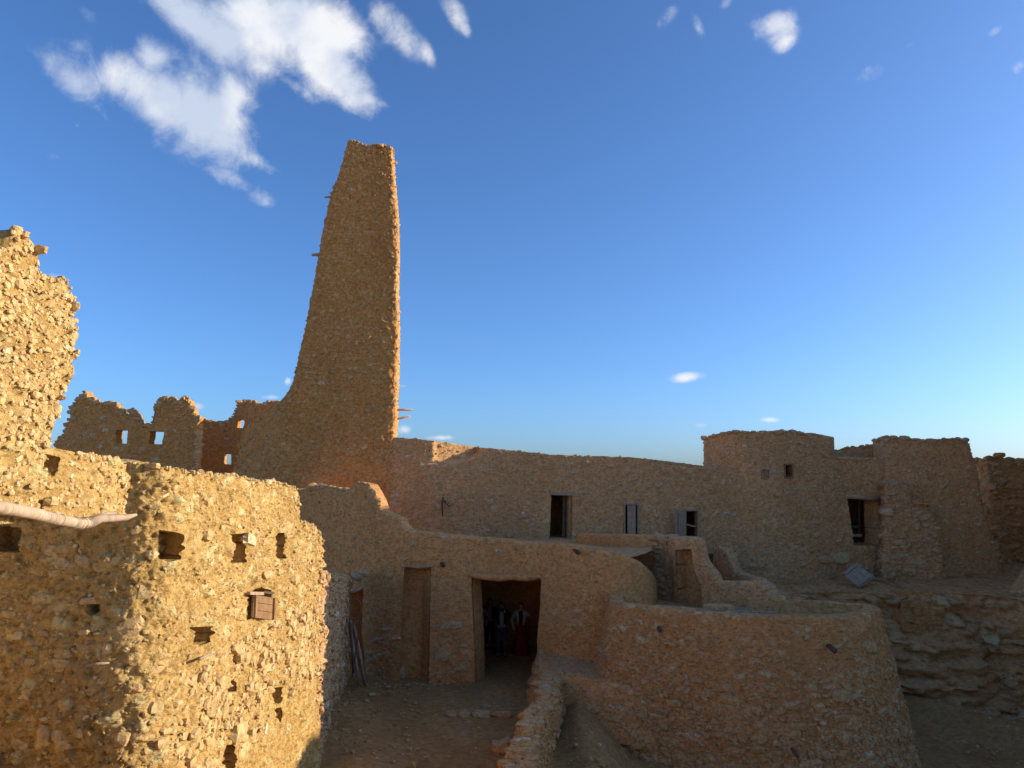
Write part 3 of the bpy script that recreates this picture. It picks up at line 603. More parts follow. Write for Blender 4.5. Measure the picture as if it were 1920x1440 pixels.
e_ = LR['XY'][-1]; q_ = np.stack([np.full(60, e_[0] + .05), np.full(60, e_[1]), np.linspace(3.6, 8, 60)], 1); stones(lr, q_, np.tile([.8, -.6, 0.], (60, 1)), 50, 60, (.2, .42), (.1, .2), 'st_brown', seed=13, small_name='edge_stones')
l2 = thing('windowed_ruin_wall', 'dark ruined wall with two small square holes between gabled ruin and tower', 'ruin', (-12, 37, 3))
L2 = wall(l2, 'wall', [(362, 37), (440, 37), (470, 36), (545, 34)], 'brown', 3.4, .06, prof=[(355, 783), (372, 786), (386, 790), (402, 789), (412, 795), (424, 793), (437, 784), (443, 768), (448, 754), (470, 755), (492, 757), (505, 757), (520, 755), (560, 760)],
    refpy=800, thick=.2, rag=.16, holes=[dict(poly=[(446, 787), (459, 788), (456, 803), (445, 802)], depth=.2), dict(poly=[(421, 851), (434, 852), (434, 871), (420, 870)], depth=.2)], back='grid', rs=dict(stone=.22, amp=.03, cover=.35, flat=1.8, big=.06, seed=52))
stones(l2, L2['P'], L2['N'], 60, 500, (.16, .28), (.06, .14), 'st_brown', seed=14); stones(l2, L2['topP'], L2['topN'], 20, 260, (.16, .3), (.08, .16), 'st_brown', seed=15, small_name='rim_stones')
l3 = thing('sloping_buttress_wall', 'sloping brown mud wall leaning against the left foot of the tower', 'wall', (-9.5, 28.5, 3))
L3 = wall(l3, 'wall', [(430, 31), (470, 29.8), (520, 28.4), (570, 27.6)], 'brown', 2.6, .055, prof=[(425, 930), (438, 880), (447, 850), (456, 812), (468, 795), (480, 790), (500, 768), (520, 755), (535, 742), (580, 720)], refpy=830, thick=.8, rag=.05,
    rs=dict(stone=.2, amp=.03, cover=.4, flat=1.8, big=.08, seed=53))
stones(l3, L3['P'], L3['N'], 80, 700, (.14, .26), (.05, .12), 'st_brown', seed=16)
#=FACADE
# ================================================================== courtyard building
cb = thing('courtyard_building', 'smooth orange mud facade facing the courtyard with a wide dark doorway and a tall niche', 'building', (-1, 21.5, 0))
CD = [(884, 1083), (945, 1081), (1013, 1084), (1009, 1190), (1005, 1310), (892, 1310), (890, 1200)]
NI = [(758, 1063), (785, 1066), (808, 1062), (806, 1160), (803, 1300), (750, 1300), (753, 1160)]
LD = [(650, 1108), (664, 1112), (680, 1104), (678, 1190), (684, 1290), (654, 1290)]
FA = wall(cb, 'wall', [(540, 25.5), (600, 24.0), (660, 22.6), (700, 21.9), (750, 21.35), (800, 21.2), (890, 21.1), (1000, 20.95), (1024, 20.55), (1060, 20.2), (1120, 19.8), (1170, 19.7), (1208, 20.1), (1226, 21.0), (1230, 22.6)], 'orange', -.3, .045,
    prof=[(530, 920), (562, 920), (575, 913), (600, 911), (618, 915), (640, 918), (655, 917), (662, 909), (675, 906), (686, 910), (700, 930), (706, 942), (712, 958), (735, 968), (748, 974), (756, 988), (768, 997), (840, 1003), (900, 1009), (1000, 1018), (1060, 1022), (1120, 1030), (1170, 1040), (1205, 1055), (1222, 1072), (1232, 1090)],
    refpy=1060, thick=.35, batter=.035, zref=3.8, rag=.028, back=False, round_top=.08,
    holes=[dict(poly=CD, depth=.75, segs=6), dict(poly=NI, depth=.5, skew=(-.75, 0, 0), cap=True, taper=.05), dict(poly=LD, depth=.6, cap=True, taper=.1)],
    rs=dict(stone=.19, amp=.020, cover=.22, flat=1.6, big=.07, seed=61, small=.7, fine=.009, pit=.018, pits=.16, pflat=1.7, zfade=(1.6, 1.5)))
stones(cb, *pick(FA, lambda P: (P[:, 0] < .6)), 150, 900, (.12, .26), (.04, .10), 'st_brown', seed=17, out_=-.15)
stones(cb, *pick(FA, lambda P: (P[:, 0] < .6) & (P[:, 2] < 1.6)), 60, 0, (.2, .42), (.04, .10), 'st_grey', seed=18, out_=-.1, flat_=.45)
stones(cb, *pick(FA, lambda P: (P[:, 0] > .9)), 0, 240, (.12, .26), (.03, .07), 'st_brown', seed=19, small_name='chips')
m_ = FA['topP'][:, 0] < at(712, 950, 21.8)[0]; stones(cb, FA['topP'][m_], FA['topN'][m_], 20, 200, (.14, .28), (.05, .13), 'st_brown', seed=20, small_name='rim_stones')
# flat roof behind the parapet
def roofz(x, y): return 3.62 + 0 * x
def region_sheet(parent, name, poly, zf, mat, cell, rs):
    poly = np.array(poly, float); x0, y0 = poly.min(0); x1, y1 = poly.max(0); nx = int((x1 - x0) / cell) + 2; ny = int((y1 - y0) / cell) + 2
    X, Y = np.meshgrid(np.linspace(x0, x1, nx), np.linspace(y0, y1, ny), indexing='ij'); P = np.stack([X.ravel(), Y.ravel(), zf(X.ravel(), Y.ravel())], 1); d, st, cr = relief(P * np.array([1, 1, 0]), rs); P[:, 2] += d
    cx = (X[:-1, :-1] + X[1:, 1:]) / 2; cy = (Y[:-1, :-1] + Y[1:, 1:]) / 2; ii, jj = np.nonzero(inside(cx, cy, poly)); I = np.arange(nx * ny).reshape(nx, ny)
    return link(name, mesh_np(name, P, np.stack([I[ii, jj], I[ii + 1, jj], I[ii + 1, jj + 1], I[ii, jj + 1]], 1), attrs={'stone': st, 'tint': cr}), M[mat], parent)
xy = lambda px, Y, py=1060: tuple(at(px, py, Y)[:2])
region_sheet(cb, 'roof', [xy(500, 25.6), xy(660, 22.9), xy(750, 21.6), xy(1010, 21.2), xy(1060, 20.45), xy(1180, 20.0), xy(1222, 21.2), xy(1228, 23.2), xy(1262, 24), xy(1262, 28.5), xy(500, 28.5)], roofz, 'grey', .12, GRS)
room(cb, (-2.3, 21.45, -.02), (1.6, 25.6, 3.2), 'brown')
# ------- receding stone wall at the left of the courtyard
rw = thing('shaded_stone_wall', 'rough grey stone wall in shade joining sunlit house to courtyard facade', 'wall', (-4.2, 17.5, 0))
RWL = wall(rw, 'wall', [(600, 14.2), (611, 15.6), (624, 17.6), (646, 20.4), (652, 21.6)], 'grey', -.3, .045, prof=[(590, 1074), (612, 1074), (630, 1080), (645, 1082), (655, 1076), (668, 1074)], refpy=1150, thick=.6, rag=.05,
    rs=dict(stone=.17, amp=.06, cover=.8, flat=1.5, big=.08, seed=63))
stones(rw, RWL['P'], RWL['N'], 170, 1500, (.12, .26), (.05, .12), 'st_grey', seed=21, out_=.3)
#=BASTION
# ================================================================== bench + low wall + bastion
bn = thing('mud_bench', 'low flat-topped mud platform right of the wide courtyard doorway', 'platform', (1.6, 18.8, 0))
BN = wall(bn, 'wall', [(1010, 21.0), (1007, 19.6), (1012, 18.7), (1040, 18.3), (1100, 18.0), (1170, 17.5), (1230, 17.3)], 'orange', -.3, .045, ztop=.93, refpy=1260, thick=.25, batter=.28, round_top=.1, back=False, rs=dict(stone=.19, amp=.03, cover=.4, big=.05, seed=64))
region_sheet(bn, 'top', [xy(1011, 21.3, 1240), xy(1011, 19.6, 1240), xy(1018, 18.8, 1240), xy(1044, 18.45, 1240), xy(1100, 18.15, 1240), xy(1200, 17.6, 1240), xy(1240, 19.9, 1240), xy(1100, 20.6, 1240), xy(1030, 21.3, 1240)], lambda x, y: .93 + 0 * x, 'grey', .07, dict(GRS, big=.03))
stones(bn, BN['P'], BN['N'], 40, 160, (.14, .3), (.04, .1), 'st_brown', seed=22)
lw = thing('low_stone_wall', 'low crumbling wall topped with loose stones running towards the viewer from the platform', 'wall', (.4, 15, 0))
LW = wall(lw, 'wall', [(-.14, 11.0), (-.12, 12.5), (-.08, 13.5), (.10, 14.7), (.36, 16.0), (.62, 17.2), (.74, 18.4)][::-1], 'brown', -.3, .04, ztop=lambda t: .80 + .05 * math.sin(t * 17) + .04 * math.sin(t * 41), world=True, thick=.46, rs=dict(stone=.16, amp=.04, cover=.6, big=.05, seed=65), rag=.06)
WLW = wall(lw, 'side_wall', [(.33, 11.0), (.36, 12.5), (.41, 13.5), (.58, 14.7), (.84, 16.0), (1.10, 17.2), (1.2, 18.1)], 'brown', -.3, .04, ztop=lambda t: .80 + .05 * math.sin((1 - t) * 17), world=True, thick=.12, rs=dict(stone=.16, amp=.05, cover=.6, big=.05, seed=66), rag=.05, batter=.05)
tp = np.concatenate([LW['topP'] + np.array([.04 + .36 * k, 0, 0.]) for k in (0, .25, .5, .75, 1)]); stones(lw, tp, np.tile([0, 0, 1.], (len(tp), 1)), 170, 700, (.11, .24), (.05, .12), 'st_brown', seed=23, out_=.5, flat_=.8)
stones(lw, WLW['P'], WLW['N'], 70, 400, (.12, .26), (.04, .12), 'st_brown', seed=24, small_name='chips')
bs_ = thing('round_bastion', 'wide rounded terrace wall of mud and bedded stones filling the lower right', 'wall', (5, 17, 0))
BP = [xy(1143, 20.0, 1140), xy(1140, 18.6, 1140), xy(1150, 17.95, 1140), xy(1235, 17.45, 1140), xy(1300, 16.95, 1150), xy(1400, 16.4, 1150), xy(1500, 16.15, 1150), xy(1585, 16.25, 1150), xy(1632, 16.7, 1150), xy(1652, 17.2, 1150), xy(1648, 17.7, 1150), xy(1600, 18.1, 1140), xy(1530, 18.5, 1130), xy(1440, 18.95, 1120), xy(1400, 19.1, 1120)]
BS = wall(bs_, 'wall', BP, 'stony', -1.8, .04, ztop=2.69, world=True, thick=.3, batter=.17, zref=2.69, round_top=.07, rag=.026, rs=dict(stone=.20, amp=.024, cover=.42, flat=1.7, big=.07, seed=71, small=.9, fine=.008, zfade=(.9, 1.4), pit=.014, pits=.11, pflat=1.5))
fr = BS['N'][:, 1] < .2; p_, n_ = BS['P'][fr], BS['N'][fr]
low = p_[:, 2] < 1.9; wgt = np.clip((2.4 - p_[:, 2]) / 2.2, .05, 1); kp = np.random.default_rng(5).random(len(p_)) < wgt ** 1.3
stones(bs_, p_[kp], n_[kp], 298, 3800, (.15, .32), (.05, .13), 'st_brown', seed=25, out_=.05)
region_sheet(bs_, 'terrace_floor', [xy(1160, 18.6, 1150), xy(1235, 17.7, 1150), xy(1400, 16.65, 1150), xy(1500, 16.4, 1150), xy(1590, 16.5, 1150), xy(1632, 17.2, 1150), xy(1590, 18.0, 1150), xy(1440, 18.8, 1150), xy(1440, 21, 1150), xy(1240, 22.3, 1150), xy(1170, 21, 1150)], lambda x, y: 2.12 + 0 * x, 'grey', .1, GRS)
# stepped parapets between roof and bastion
sp = thing('stepped_parapet', 'stepped mud parapet with rounded shoulders between the courtyard roof and the bastion', 'wall', (5, 21, 2))
S2 = wall(sp, 'upper_wall', [(1080, 24.6), (1160, 23.1), (1235, 22.2), (1268, 21.7)], 'orange', 1.9, .045, prof=[(1070, 1001), (1180, 1003), (1262, 1007), (1280, 1008)], refpy=1050, thick=.3, round_top=.08, rs=dict(stone=.17, amp=.025, cover=.32, big=.05, seed=72, zfade=(2.9, .5)))
q_ = pick(S2, lambda P: P[:, 0] > at(1230, 1100, 22)[0]); stones(sp, q_[0], q_[1], 50, 120, (.16, .36), (.05, .1), 'st_grey', seed=26, flat_=.45, out_=.3)
S3 = wall(sp, 'shoulder_wall', [(1256, 21.9), (1266, 21.2), (1300, 20.8), (1345, 20.2), (1400, 19.7), (1432, 19.3), (1446, 18.7), (1470, 18.45)], 'grey', 1.9, .04, prof=[(1250, 1007), (1262, 1007), (1300, 1008), (1309, 1013), (1314, 1035), (1318, 1052), (1327, 1064), (1340, 1078), (1345, 1091), (1380, 1092), (1420, 1090), (1430, 1095), (1436, 1108), (1441, 1118), (1480, 1121)],
    refpy=1080, thick=.28, round_top=.08, it=1, holes=[dict(poly=[(1268, 1031), (1297, 1029), (1301, 1066), (1314, 1096), (1318, 1170), (1268, 1170)], depth=.45, cap=True, taper=.1)], rs=dict(stone=.17, amp=.016, cover=.2, big=.05, seed=73))
S4 = wall(sp, 'inner_wall', [(1338, 24.8), (1352, 23.2), (1380, 22.6), (1432, 21.8)], 'grey', 1.9, .045, prof=[(1330, 1030), (1345, 1026), (1358, 1030), (1368, 1050), (1378, 1072), (1400, 1080), (1425, 1086), (1440, 1100)], refpy=1060, thick=.26, round_top=.08, rs=dict(stone=.17, amp=.016, cover=.25, big=.05, seed=74))
stones(sp, np.concatenate([S3['P'], S4['P']]), np.concatenate([S3['N'], S4['N']]), 30, 220, (.1, .2), (.04, .09), 'st_grey', seed=27, out_=-.1)
# right-hand pale corner wall
cw = thing('corner_wall', 'pale weathered wall end rising at the right edge of the view above the rock', 'wall', (16.8, 24.5, 1.8))
CWL = wall(cw, 'wall', [(1884, 25.5), (1888, 24.6), (1920, 24.2), (2000, 23.9), (2150, 23.6)], 'grey', 1.2, .05, prof=[(1878, 1122), (1886, 1108), (1896, 1098), (1908, 1084), (1920, 1074), (1960, 1050), (2200, 1000)], refpy=1150, thick=.6, batter=.1, zref=2.8, rs=dict(stone=.26, amp=.03, cover=.5, big=.08, seed=75))
stones(cw, CWL['P'], CWL['N'], 60, 300, (.18, .36), (.05, .12), 'st_grey', seed=28)
#=NEAR
# ================================================================== sunlit house on the left
nh = thing('sunlit_ruined_house', 'sunlit crumbling ochre stone house in the left foreground with square niches', 'building', (-4.5, 10, 0))
def nche(pts, depth=.28, **k): return dict(poly=pts, depth=depth, cap=True, **k)
HN = [nche([(297, 993), (344, 1000), (343, 1048), (322, 1052), (298, 1048)], .35), nche([(436, 1001), (462, 999), (461, 1054), (433, 1056)], .35), nche([(519, 1000), (531, 998), (531, 1048), (518, 1046)], .3),
      nche([(467, 1112), (490, 1100), (514, 1108), (512, 1162), (466, 1160)], .3), nche([(362, 1176), (398, 1174), (397, 1203), (384, 1209), (366, 1205)], .3), nche([(-20, 984), (46, 990), (36, 1036), (-20, 1034)], .3),
      nche([(160, 1132), (186, 1134), (178, 1154), (162, 1150)], .2), nche([(516, 1290), (531, 1288), (530, 1318), (516, 1320)], .25), nche([(516, 1328), (530, 1326), (530, 1354), (516, 1352)], .25),
      nche([(424, 1398), (440, 1394), (442, 1450), (424, 1450)], .4), nche([(430, 1276), (444, 1272), (446, 1296), (430, 1298)], .18)]
AC = wall(nh, 'wall', [(-9, 8.7), (-6.2, 8.35), (-4.7, 8.05), (-4.1, 8.05), (-3.84, 8.35), (-3.78, 9.2), (-3.75, 11), (-3.75, 12.6), (-3.72, 14.35)], 'yellow', -.2, .019, world=True,
    prof=[(-900, 820), (0, 845), (240, 868), (268, 872), (330, 880), (350, 886), (420, 888), (470, 897), (520, 906), (556, 913), (561, 920), (563, 978), (580, 982), (594, 990), (601, 1008), (609, 1018), (620, 1030)], thick=.8, batter=.012, zref=4.5, rag=.025, holes=HN, it=2,
    rs=dict(stone=.19, amp=.026, cover=.44, flat=1.5, big=.08, bigs=.9, seed=81, small=1.0, fine=.012, pit=.034, calm=.45))
p_, n_ = AC['P'], AC['N']; vis = (p_[:, 2] > 2.0) & (p_[:, 0] > -6.6); p_, n_ = p_[vis], n_[vis]
stones(nh, p_, n_, 280, 3400, (.08, .22), (.018, .055), 'st_yellow', seed=29, flat_=.7, out_=-.35)
lo = (p_[:, 2] < 3.5) & (p_[:, 0] > -3.95); stones(nh, p_[lo], n_[lo], 0, 420, (.10, .2), (.05, .17), 'st_yellow', seed=30, flat_=.8, small_name='lower_stones')
stones(nh, AC['topP'], AC['topN'], 0, 500, (.1, .2), (.02, .07), 'st_yellow', seed=31, small_name='rim_stones')
BB = wall(nh, 'overhanging_wall', [(-3.98, 2.6), (-3.95, 5.4), (-3.9, 7.28)], 'yellow', 5.36, .022, world=True, prof=[(-2000, 800), (-200, 830), (0, 830), (104, 840), (180, 853), (238, 868), (300, 875)], thick=.5, rag=.02, holes=[nche([(76, 849), (122, 857), (118, 880), (110, 893), (90, 886), (74, 880)], .22)],
    rs=dict(stone=.16, amp=.022, cover=.42, flat=1.3, big=.05, seed=82, small=.9, fine=.010, pit=.02))
def erode(P):
    Q = P.copy(); k = sst(Q[:, 1], 5.2, 6.3); Q[:, 1] -= k * (.24 * (1 - sst(Q[:, 2], 5.8, 7.0)) + .05 * vn(Q * 6, 9)); return Q
BU = wall(nh, 'upper_wall', [(-4.05, 2.6), (-4.0, 5.4), (-3.98, 6.33)], 'yellow', 5.7, .022, world=True, prof=[(-2000, 300), (-300, 380), (-60, 440), (0, 466), (17, 468), (20, 446), (24, 436), (30, 430), (38, 432), (44, 444), (52, 456), (66, 464), (72, 476), (73, 500), (82, 518), (95, 525), (110, 530), (122, 524), (129, 528), (140, 560)], thick=.6, rag=.02, warp=erode,
    rs=dict(stone=.13, amp=.024, cover=.55, flat=1.15, big=.07, bigs=.6, seed=83, small=.9, fine=.012, pit=.02))
p_ = np.concatenate([BB['P'], BU['P'], BU['P']]); n_ = np.concatenate([BB['N'], BU['N'], BU['N']]); vis = p_[:, 1] > 4.9; p_, n_ = p_[vis], n_[vis]
stones(nh, p_, n_, 0, 2400, (.08, .16), (.016, .05), 'st_yellow', seed=32, flat_=.85, small_name='overhang_stones')
e_ = BU['XY'][-1]; q_ = np.stack([np.full(300, e_[0]) - rng.random(300) * .5, np.full(300, e_[1]), np.linspace(5.85, 7.5, 300)], 1); q_ = erode(q_); stones(nh, q_, np.tile([.3, 1, 0.], (300, 1)), 0, 220, (.1, .2), (.04, .12), 'st_yellow', seed=33, flat_=.8, small_name='edge_stones')
t_ = BU['topP'][BU['topP'][:, 1] > 4.9]; stones(nh, t_, np.tile([0, 0, 1.], (len(t_), 1)), 0, 160, (.1, .2), (.02, .055), 'st_yellow', seed=34, small_name='rim_stones')
#=DETAILS
# ================================================================== unseen house outside the frame on the right, heights shaped to shade the yard; the roof terrace below the viewer
oc = thing('unseen_shade_house', 'tall unseen mud house beyond the right edge, shaped to throw the yard into shade', 'building', (17.5, 16, -1.5))
OC = wall(oc, 'wall', [(19.5, 3.4), (17.9, 3.6), (17.5, 4.2), (17.4, 10), (17.4, 14), (17.5, 20), (17.6, 22.4), (18.5, 24.2), (21.6, 28.4), (25.4, 33.2), (28, 34)][::-1], 'sand', -1.8, .12, world=True, ztop=lambda t, x, y: 5.3 + 1.6 * float(sst(y, 8.8, 11.0)) + 4.4 * float(sst(y, 16.2, 17.0)) + .15 * math.sin(y * 2.1), thick=2.0, rag=.05, rs=dict(stone=.25, amp=.04, cover=.4, big=.1, seed=90))
nr = thing('viewer_terrace', 'flat mud roof terrace the view is taken from', 'building', (0, 0, 0))
region_sheet(nr, 'roof', [(-9, -8), (9, -8), (9, 3.2), (-9, 3.2)], lambda x, y: 4.1 + 0 * x, 'sand', .25, GRS)
wall(nr, 'wall', [(9.0, 3.2), (0, 3.25), (-9, 3.2)], 'yellow', -.5, .15, world=True, ztop=4.12, thick=.3, rs=dict(stone=.25, amp=.03, cover=.4, big=.05, seed=94))
lt = thing('bounce_terrace', 'added unseen sunlit terrace below the view, bouncing light onto the left house', 'building', (0, 5, 0))  # unseen roof added to bounce sunlight up onto the left house
region_sheet(lt, 'roof', [(-6.8, 3.2), (2.5, 3.2), (2.5, 6.45), (-6.8, 6.45)], lambda x, y: 2.95 + 0 * x, 'sand', .15, GRS)
wall(lt, 'wall', [(-6.8, 6.45), (0, 6.45), (2.5, 6.45)][::-1], 'yellow', -.5, .12, world=True, ztop=2.93, thick=.3, rs=dict(stone=.25, amp=.03, cover=.4, big=.05, seed=96))
# unseen wall added at the left to bounce sunlight onto the house front
wall(nh, 'bounce_wall', [(-6.9, 3.4), (-6.85, 5.4), (-6.8, 8.5)], 'sand', 2.8, .08, world=True, ztop=5.5, thick=.3, rs=dict(stone=.2, amp=.04, cover=.5, big=.05, seed=95))
hx = lambda x, y: -2.0 + 21 * sst(-x, 13, 52) * sst(-y, -7, 8)
hill, _h = sheet('bounce_hill', -80, -12, -75, 6, 1.0, hx, 'sand', dict(stone=3.5, amp=.7, cover=.5, flat=1, big=1.5, bigs=12, seed=99, fine=0))  # unseen hill added behind the viewer for warm bounce light
def ledge_z(x, y): return 2.38 + .2 * sst(-x + .12 * fbm(np.stack([x, y, 0 * x], 1) / .3, 2, 6), 4.9, 5.35) * sst(y, 6.4, 7.3) + .12 * fbm(np.stack([x, y, 0 * x], 1) / .8, 2, 4) + .22 * np.exp(-((x + 6.35) / .35) ** 2 - ((y - 7.9) / .35) ** 2)
region_sheet(nh, 'earth_ledge', [(-6.9, 4.5), (-3.9, 4.5), (-3.9, 7.9), (-4.2, 8.4), (-6.9, 8.8)], ledge_z, 'yellow', .05, dict(GRS, amp=.02))
# ------------------------------------------------------------------ helpers for joinery
def onx(px, py, X):
    xc = (px - 960) / F; yc = (720 - py) / F; t = X / xc; return np.array([X, (CS - yc * SN) * t, CZ + (SN + yc * CS) * t])
def board(name, mat, parent, a, b_, c, d, th, nrm, label=None, grand=False):
    """board from four corner points (a b c d in order), thickness th along nrm"""
    nrm = np.array(nrm, float); nrm /= np.linalg.norm(nrm); mb = MB(); q = [np.array(k, float) for k in (a, b_, c, d)]
    mb.hexa([k - nrm * th / 2 for k in q] + [k + nrm * th / 2 for k in q]); me = mb.mesh(name)
    return sub(name, me, M[mat], parent) if grand else link(name, me, M[mat], parent)
def quadlerp(q, u0, u1, v0, v1):
    a, b_, c, d = [np.array(k, float) for k in q]; f = lambda u, v: (a * (1 - u) + b_ * u) * (1 - v) + (d * (1 - u) + c * u) * v
    return f(u0, v0), f(u1, v0), f(u1, v1), f(u0, v1)
def panel(parent, q, n, mat, th, nrm, battens=(.1, .9), vertical=True, gap=.02, back_off=.0):
    """shutter or door leaf of n planks with cross battens; q = four corners (bottom-left, bottom-right, top-right, top-left)"""
    q = [np.array(k, float) for k in q]; nr_ = np.array(nrm, float); nr_ /= np.linalg.norm(nr_)
    for i in range(n):
        a0, a1 = i / n + gap / 2, (i + 1) / n - gap / 2; e = rng.uniform(-.012, .012)
        c = quadlerp(q, a0, a1, 0 + e, 1 + e) if vertical else quadlerp(q, 0 + e, 1 + e, a0, a1)
        board('plank', mat, parent, *c, th, nrm)
    for v in battens:
        c = quadlerp([k + nr_ * th for k in q], .02, .98, v - .04, v + .04) if vertical else quadlerp([k + nr_ * th for k in q], v - .04, v + .04, .02, .98)
        board('batten', mat, parent, *c, th, nrm)
def frame(parent, q, wd, mat, th, nrm, name='frame'):
    q = [np.array(k, float) for k in q]; W_ = np.linalg.norm(q[1] - q[0]); H_ = np.linalg.norm(q[3] - q[0]); u = wd / W_; v = wd / H_; mb = MB(); nr_ = np.array(nrm, float); nr_ /= np.linalg.norm(nr_)
    for c in (quadlerp(q, -u, 0, -v, 1 + v), quadlerp(q, 1, 1 + u, -v, 1 + v), quadlerp(q, 0, 1, 1, 1 + v), quadlerp(q, 0, 1, -v, 0)):
        mb.hexa([k - nr_ * th / 2 for k in c] + [k + nr_ * th / 2 for k in c])
    return link(name, mb.mesh(name), M[mat], parent)
def quad_at(x0, y0, x1, y1, Y): return [at(x0, y1, Y), at(x1, y1, Y), at(x1, y0, Y), at(x0, y0, Y)]
FRN = (0, -1, 0)
def y_on(W, px, py):       # depth of a wall's front at a pixel
    a, c = proj(W['P'][:, 0], W['P'][:, 1], W['P'][:, 2]); i = np.argsort((a - px) ** 2 + (c - py) ** 2)[:12]; return float(np.median(W['P'][i, 1]))
# ------------------------------------------------------------------ near house: palm log, shutter, bits of wood
mb = MB(); pl = [onx(-90, 930, -3.86), onx(0, 952, -3.86), onx(60, 962, -3.85), onx(110, 974, -3.83), onx(150, 982, -3.8), onx(172, 980, -3.78)]
mb.tube(pl, [.050, .049, .047, .046, .046, .044], 12, .10); lgo = link('palm_log', mb.mesh('palm_log', True), M['log'], nh)
for t in sorted(rng.uniform(.1, .98, 11)):
    i = t * (len(pl) - 1); a = int(min(i, len(pl) - 2)); f = i - a; p = pl[a] * (1 - f) + pl[a + 1] * f; d = pl[a + 1] - pl[a]; d /= np.linalg.norm(d)
    mb = MB(); mb.tube([p - d * .012, p + d * .012], [.053, .050], 12, .06); sub('growth_ring', mb.mesh('growth_ring', True), M['log'], lgo)
mb = MB(); mb.tube([onx(166, 982, -3.78), onx(190, 972, -3.74), onx(215, 971, -3.70), onx(238, 970, -3.66), onx(256, 965, -3.62)], [.05, .04, .036, .03, .012], 9, .12)
mb.tube([onx(170, 975, -3.8), onx(200, 965, -3.78), onx(218, 962, -3.76)], [.03, .028, .01], 7, .2); sub('broken_end', mb.mesh('broken_end', True), M['wood_grey'], lgo)
q = [onx(472, 1158, -3.70), onx(512, 1163, -3.68), onx(514, 1121, -3.68), onx(474, 1115, -3.70)]
panel(nh, q, 3, 'wood_brown', .03, (1, 0, .05), battens=(.06, .94), vertical=False)
board('lintel_board', 'wood_grey', nh, onx(466, 1115, -3.70), onx(492, 1116, -3.70), onx(492, 1110, -3.70), onx(466, 1109, -3.70), .05, (1, 0, 0))
board('window_post', 'wood_brown', nh, onx(465, 1162, -3.78), onx(472, 1162, -3.78), onx(473, 1112, -3.78), onx(466, 1111, -3.78), .05, (1, 0, 0))
board('lintel_board', 'wood_dark', nh, onx(492, 1112, -3.8), onx(514, 1116, -3.8), onx(514, 1110, -3.8), onx(492, 1108, -3.8), .05, (1, 0, 0))
for a, c in (((374, 1236), (402, 1226)), ((160, 1250), (205, 1243))):
    mb = MB()
    if a[0] < 300: P0, P1 = at(*a, 7.95), at(*c, 8.0)
    else: P0, P1 = onx(*a, -3.70), onx(*c, -3.74)
    mb.tube([P0, (P0 + P1) / 2 + np.array([0, 0, .01]), P1], [.018, .016, .01], 7, .15); link('stick', mb.mesh('stick', True), M['wood_grey'], nh)
def bigstone(parent, p, size, k, mat, rz=0, name='stone', label=None):
    o = bpy.data.objects.new(name, rock_mesh(k, mat)); col.objects.link(o); o.parent = parent
    L = np.array(WL[parent.name]) if parent is not None else 0; o.location = tuple(np.array(p) - L); o.rotation_euler = (rng.uniform(-.15, .15), rng.uniform(-.15, .15), rz); o.scale = tuple(np.array(size) / 2)
    if label: o['label'] = label
    return o
bigstone(nh, onx(442, 1372, -3.78), (.26, .5, .30), 2, 'st_yellow', name='block_stone'); bigstone(nh, onx(445, 1408, -3.82), (.26, .45, .22), 5, 'st_yellow', name='block_stone')
for k, (px, py, w_, h_) in enumerate(((95, 940, .10, .09), (285, 1040, .12, .1), (172, 1125, .24, .09), (400, 1240, .10, .10), (205, 1215, .14, .12), (125, 1320, .17, .14), (85, 1375, .16, .2), (112, 1378, .13, .15), (150, 1372, .12, .12), (225, 1385, .22, .16), (60, 1240, .15, .09), (38, 1190, .12, .10), (255, 1290, .14, .11), (20, 1150, .2, .09))):
    yw = y_on(AC, px, py) if px != 95 else 0; bigstone(nh, at(px, py, yw + .02) if px != 95 else onx(px, py, -3.88), (w_, .12, h_), k % 14, 'st_yellow')
# ------------------------------------------------------------------ back building joinery
YB = y_on(BW, 1053, 924) + .05
q = [at(1058, 1024, YB + .1), at(1063, 1024, YB + .55), at(1064, 930, YB + .55), at(1058, 928, YB + .1)]; panel(bw, q, 3, 'wood_dark', .05, (-1, -.2, 0), battens=(.15, .8))
board('door_lintel', 'wood_grey', bw, at(1032, 928, YB), at(1076, 929, YB), at(1076, 923, YB), at(1032, 922, YB), .25, FRN)
mb = MB(); mb.tube([at(1045, 985, YB + .3), at(1052, 983, YB + .2)], .05, 6) if False else None
def window_frame(parent, x0, y0, x1, y1, Y, wd=.05, mat='wood_grey'): return frame(parent, quad_at(x0, y0, x1, y1, Y), wd, mat, .14, FRN, 'window_frame')
fz = BW
Y1 = y_on(BW, 1160, 970); window_frame(bw, 1172, 946, 1195, 1003, Y1 + .03)
panel(bw, quad_at(1176, 947, 1192, 1003, Y1 + .02), 2, 'wood_grey', .03, FRN, battens=(.08, .90))
Y2 = y_on(BW, 1260, 975); window_frame(bw, 1286, 958, 1307, 1005, Y2 + .03)
q = [at(1272, 1005, Y2 - .28), at(1286, 1005, Y2 - .02), at(1286, 958, Y2 - .02), at(1272, 956, Y2 - .28)]; panel(bw, q, 2, 'wood_grey', .035, (-.5, -1, 0), battens=())
q = [at(1266, 1005, Y2 - .34), at(1271, 1005, Y2 - .3), at(1271, 955, Y2 - .3), at(1266, 955, Y2 - .34)]; panel(bw, q, 1, 'wood_grey', .03, (-.5, -1, 0), battens=())
mb = MB(); mb.tube([at(1286, 984, Y2), at(1292, 984, Y2 - .02), at(1298, 987, Y2 - .02), at(1306, 986, Y2)], .028, 7, .1); link('window_bar', mb.mesh('window_bar', True), M['log'], bw)
Y3 = y_on(BW, 1312, 1050)
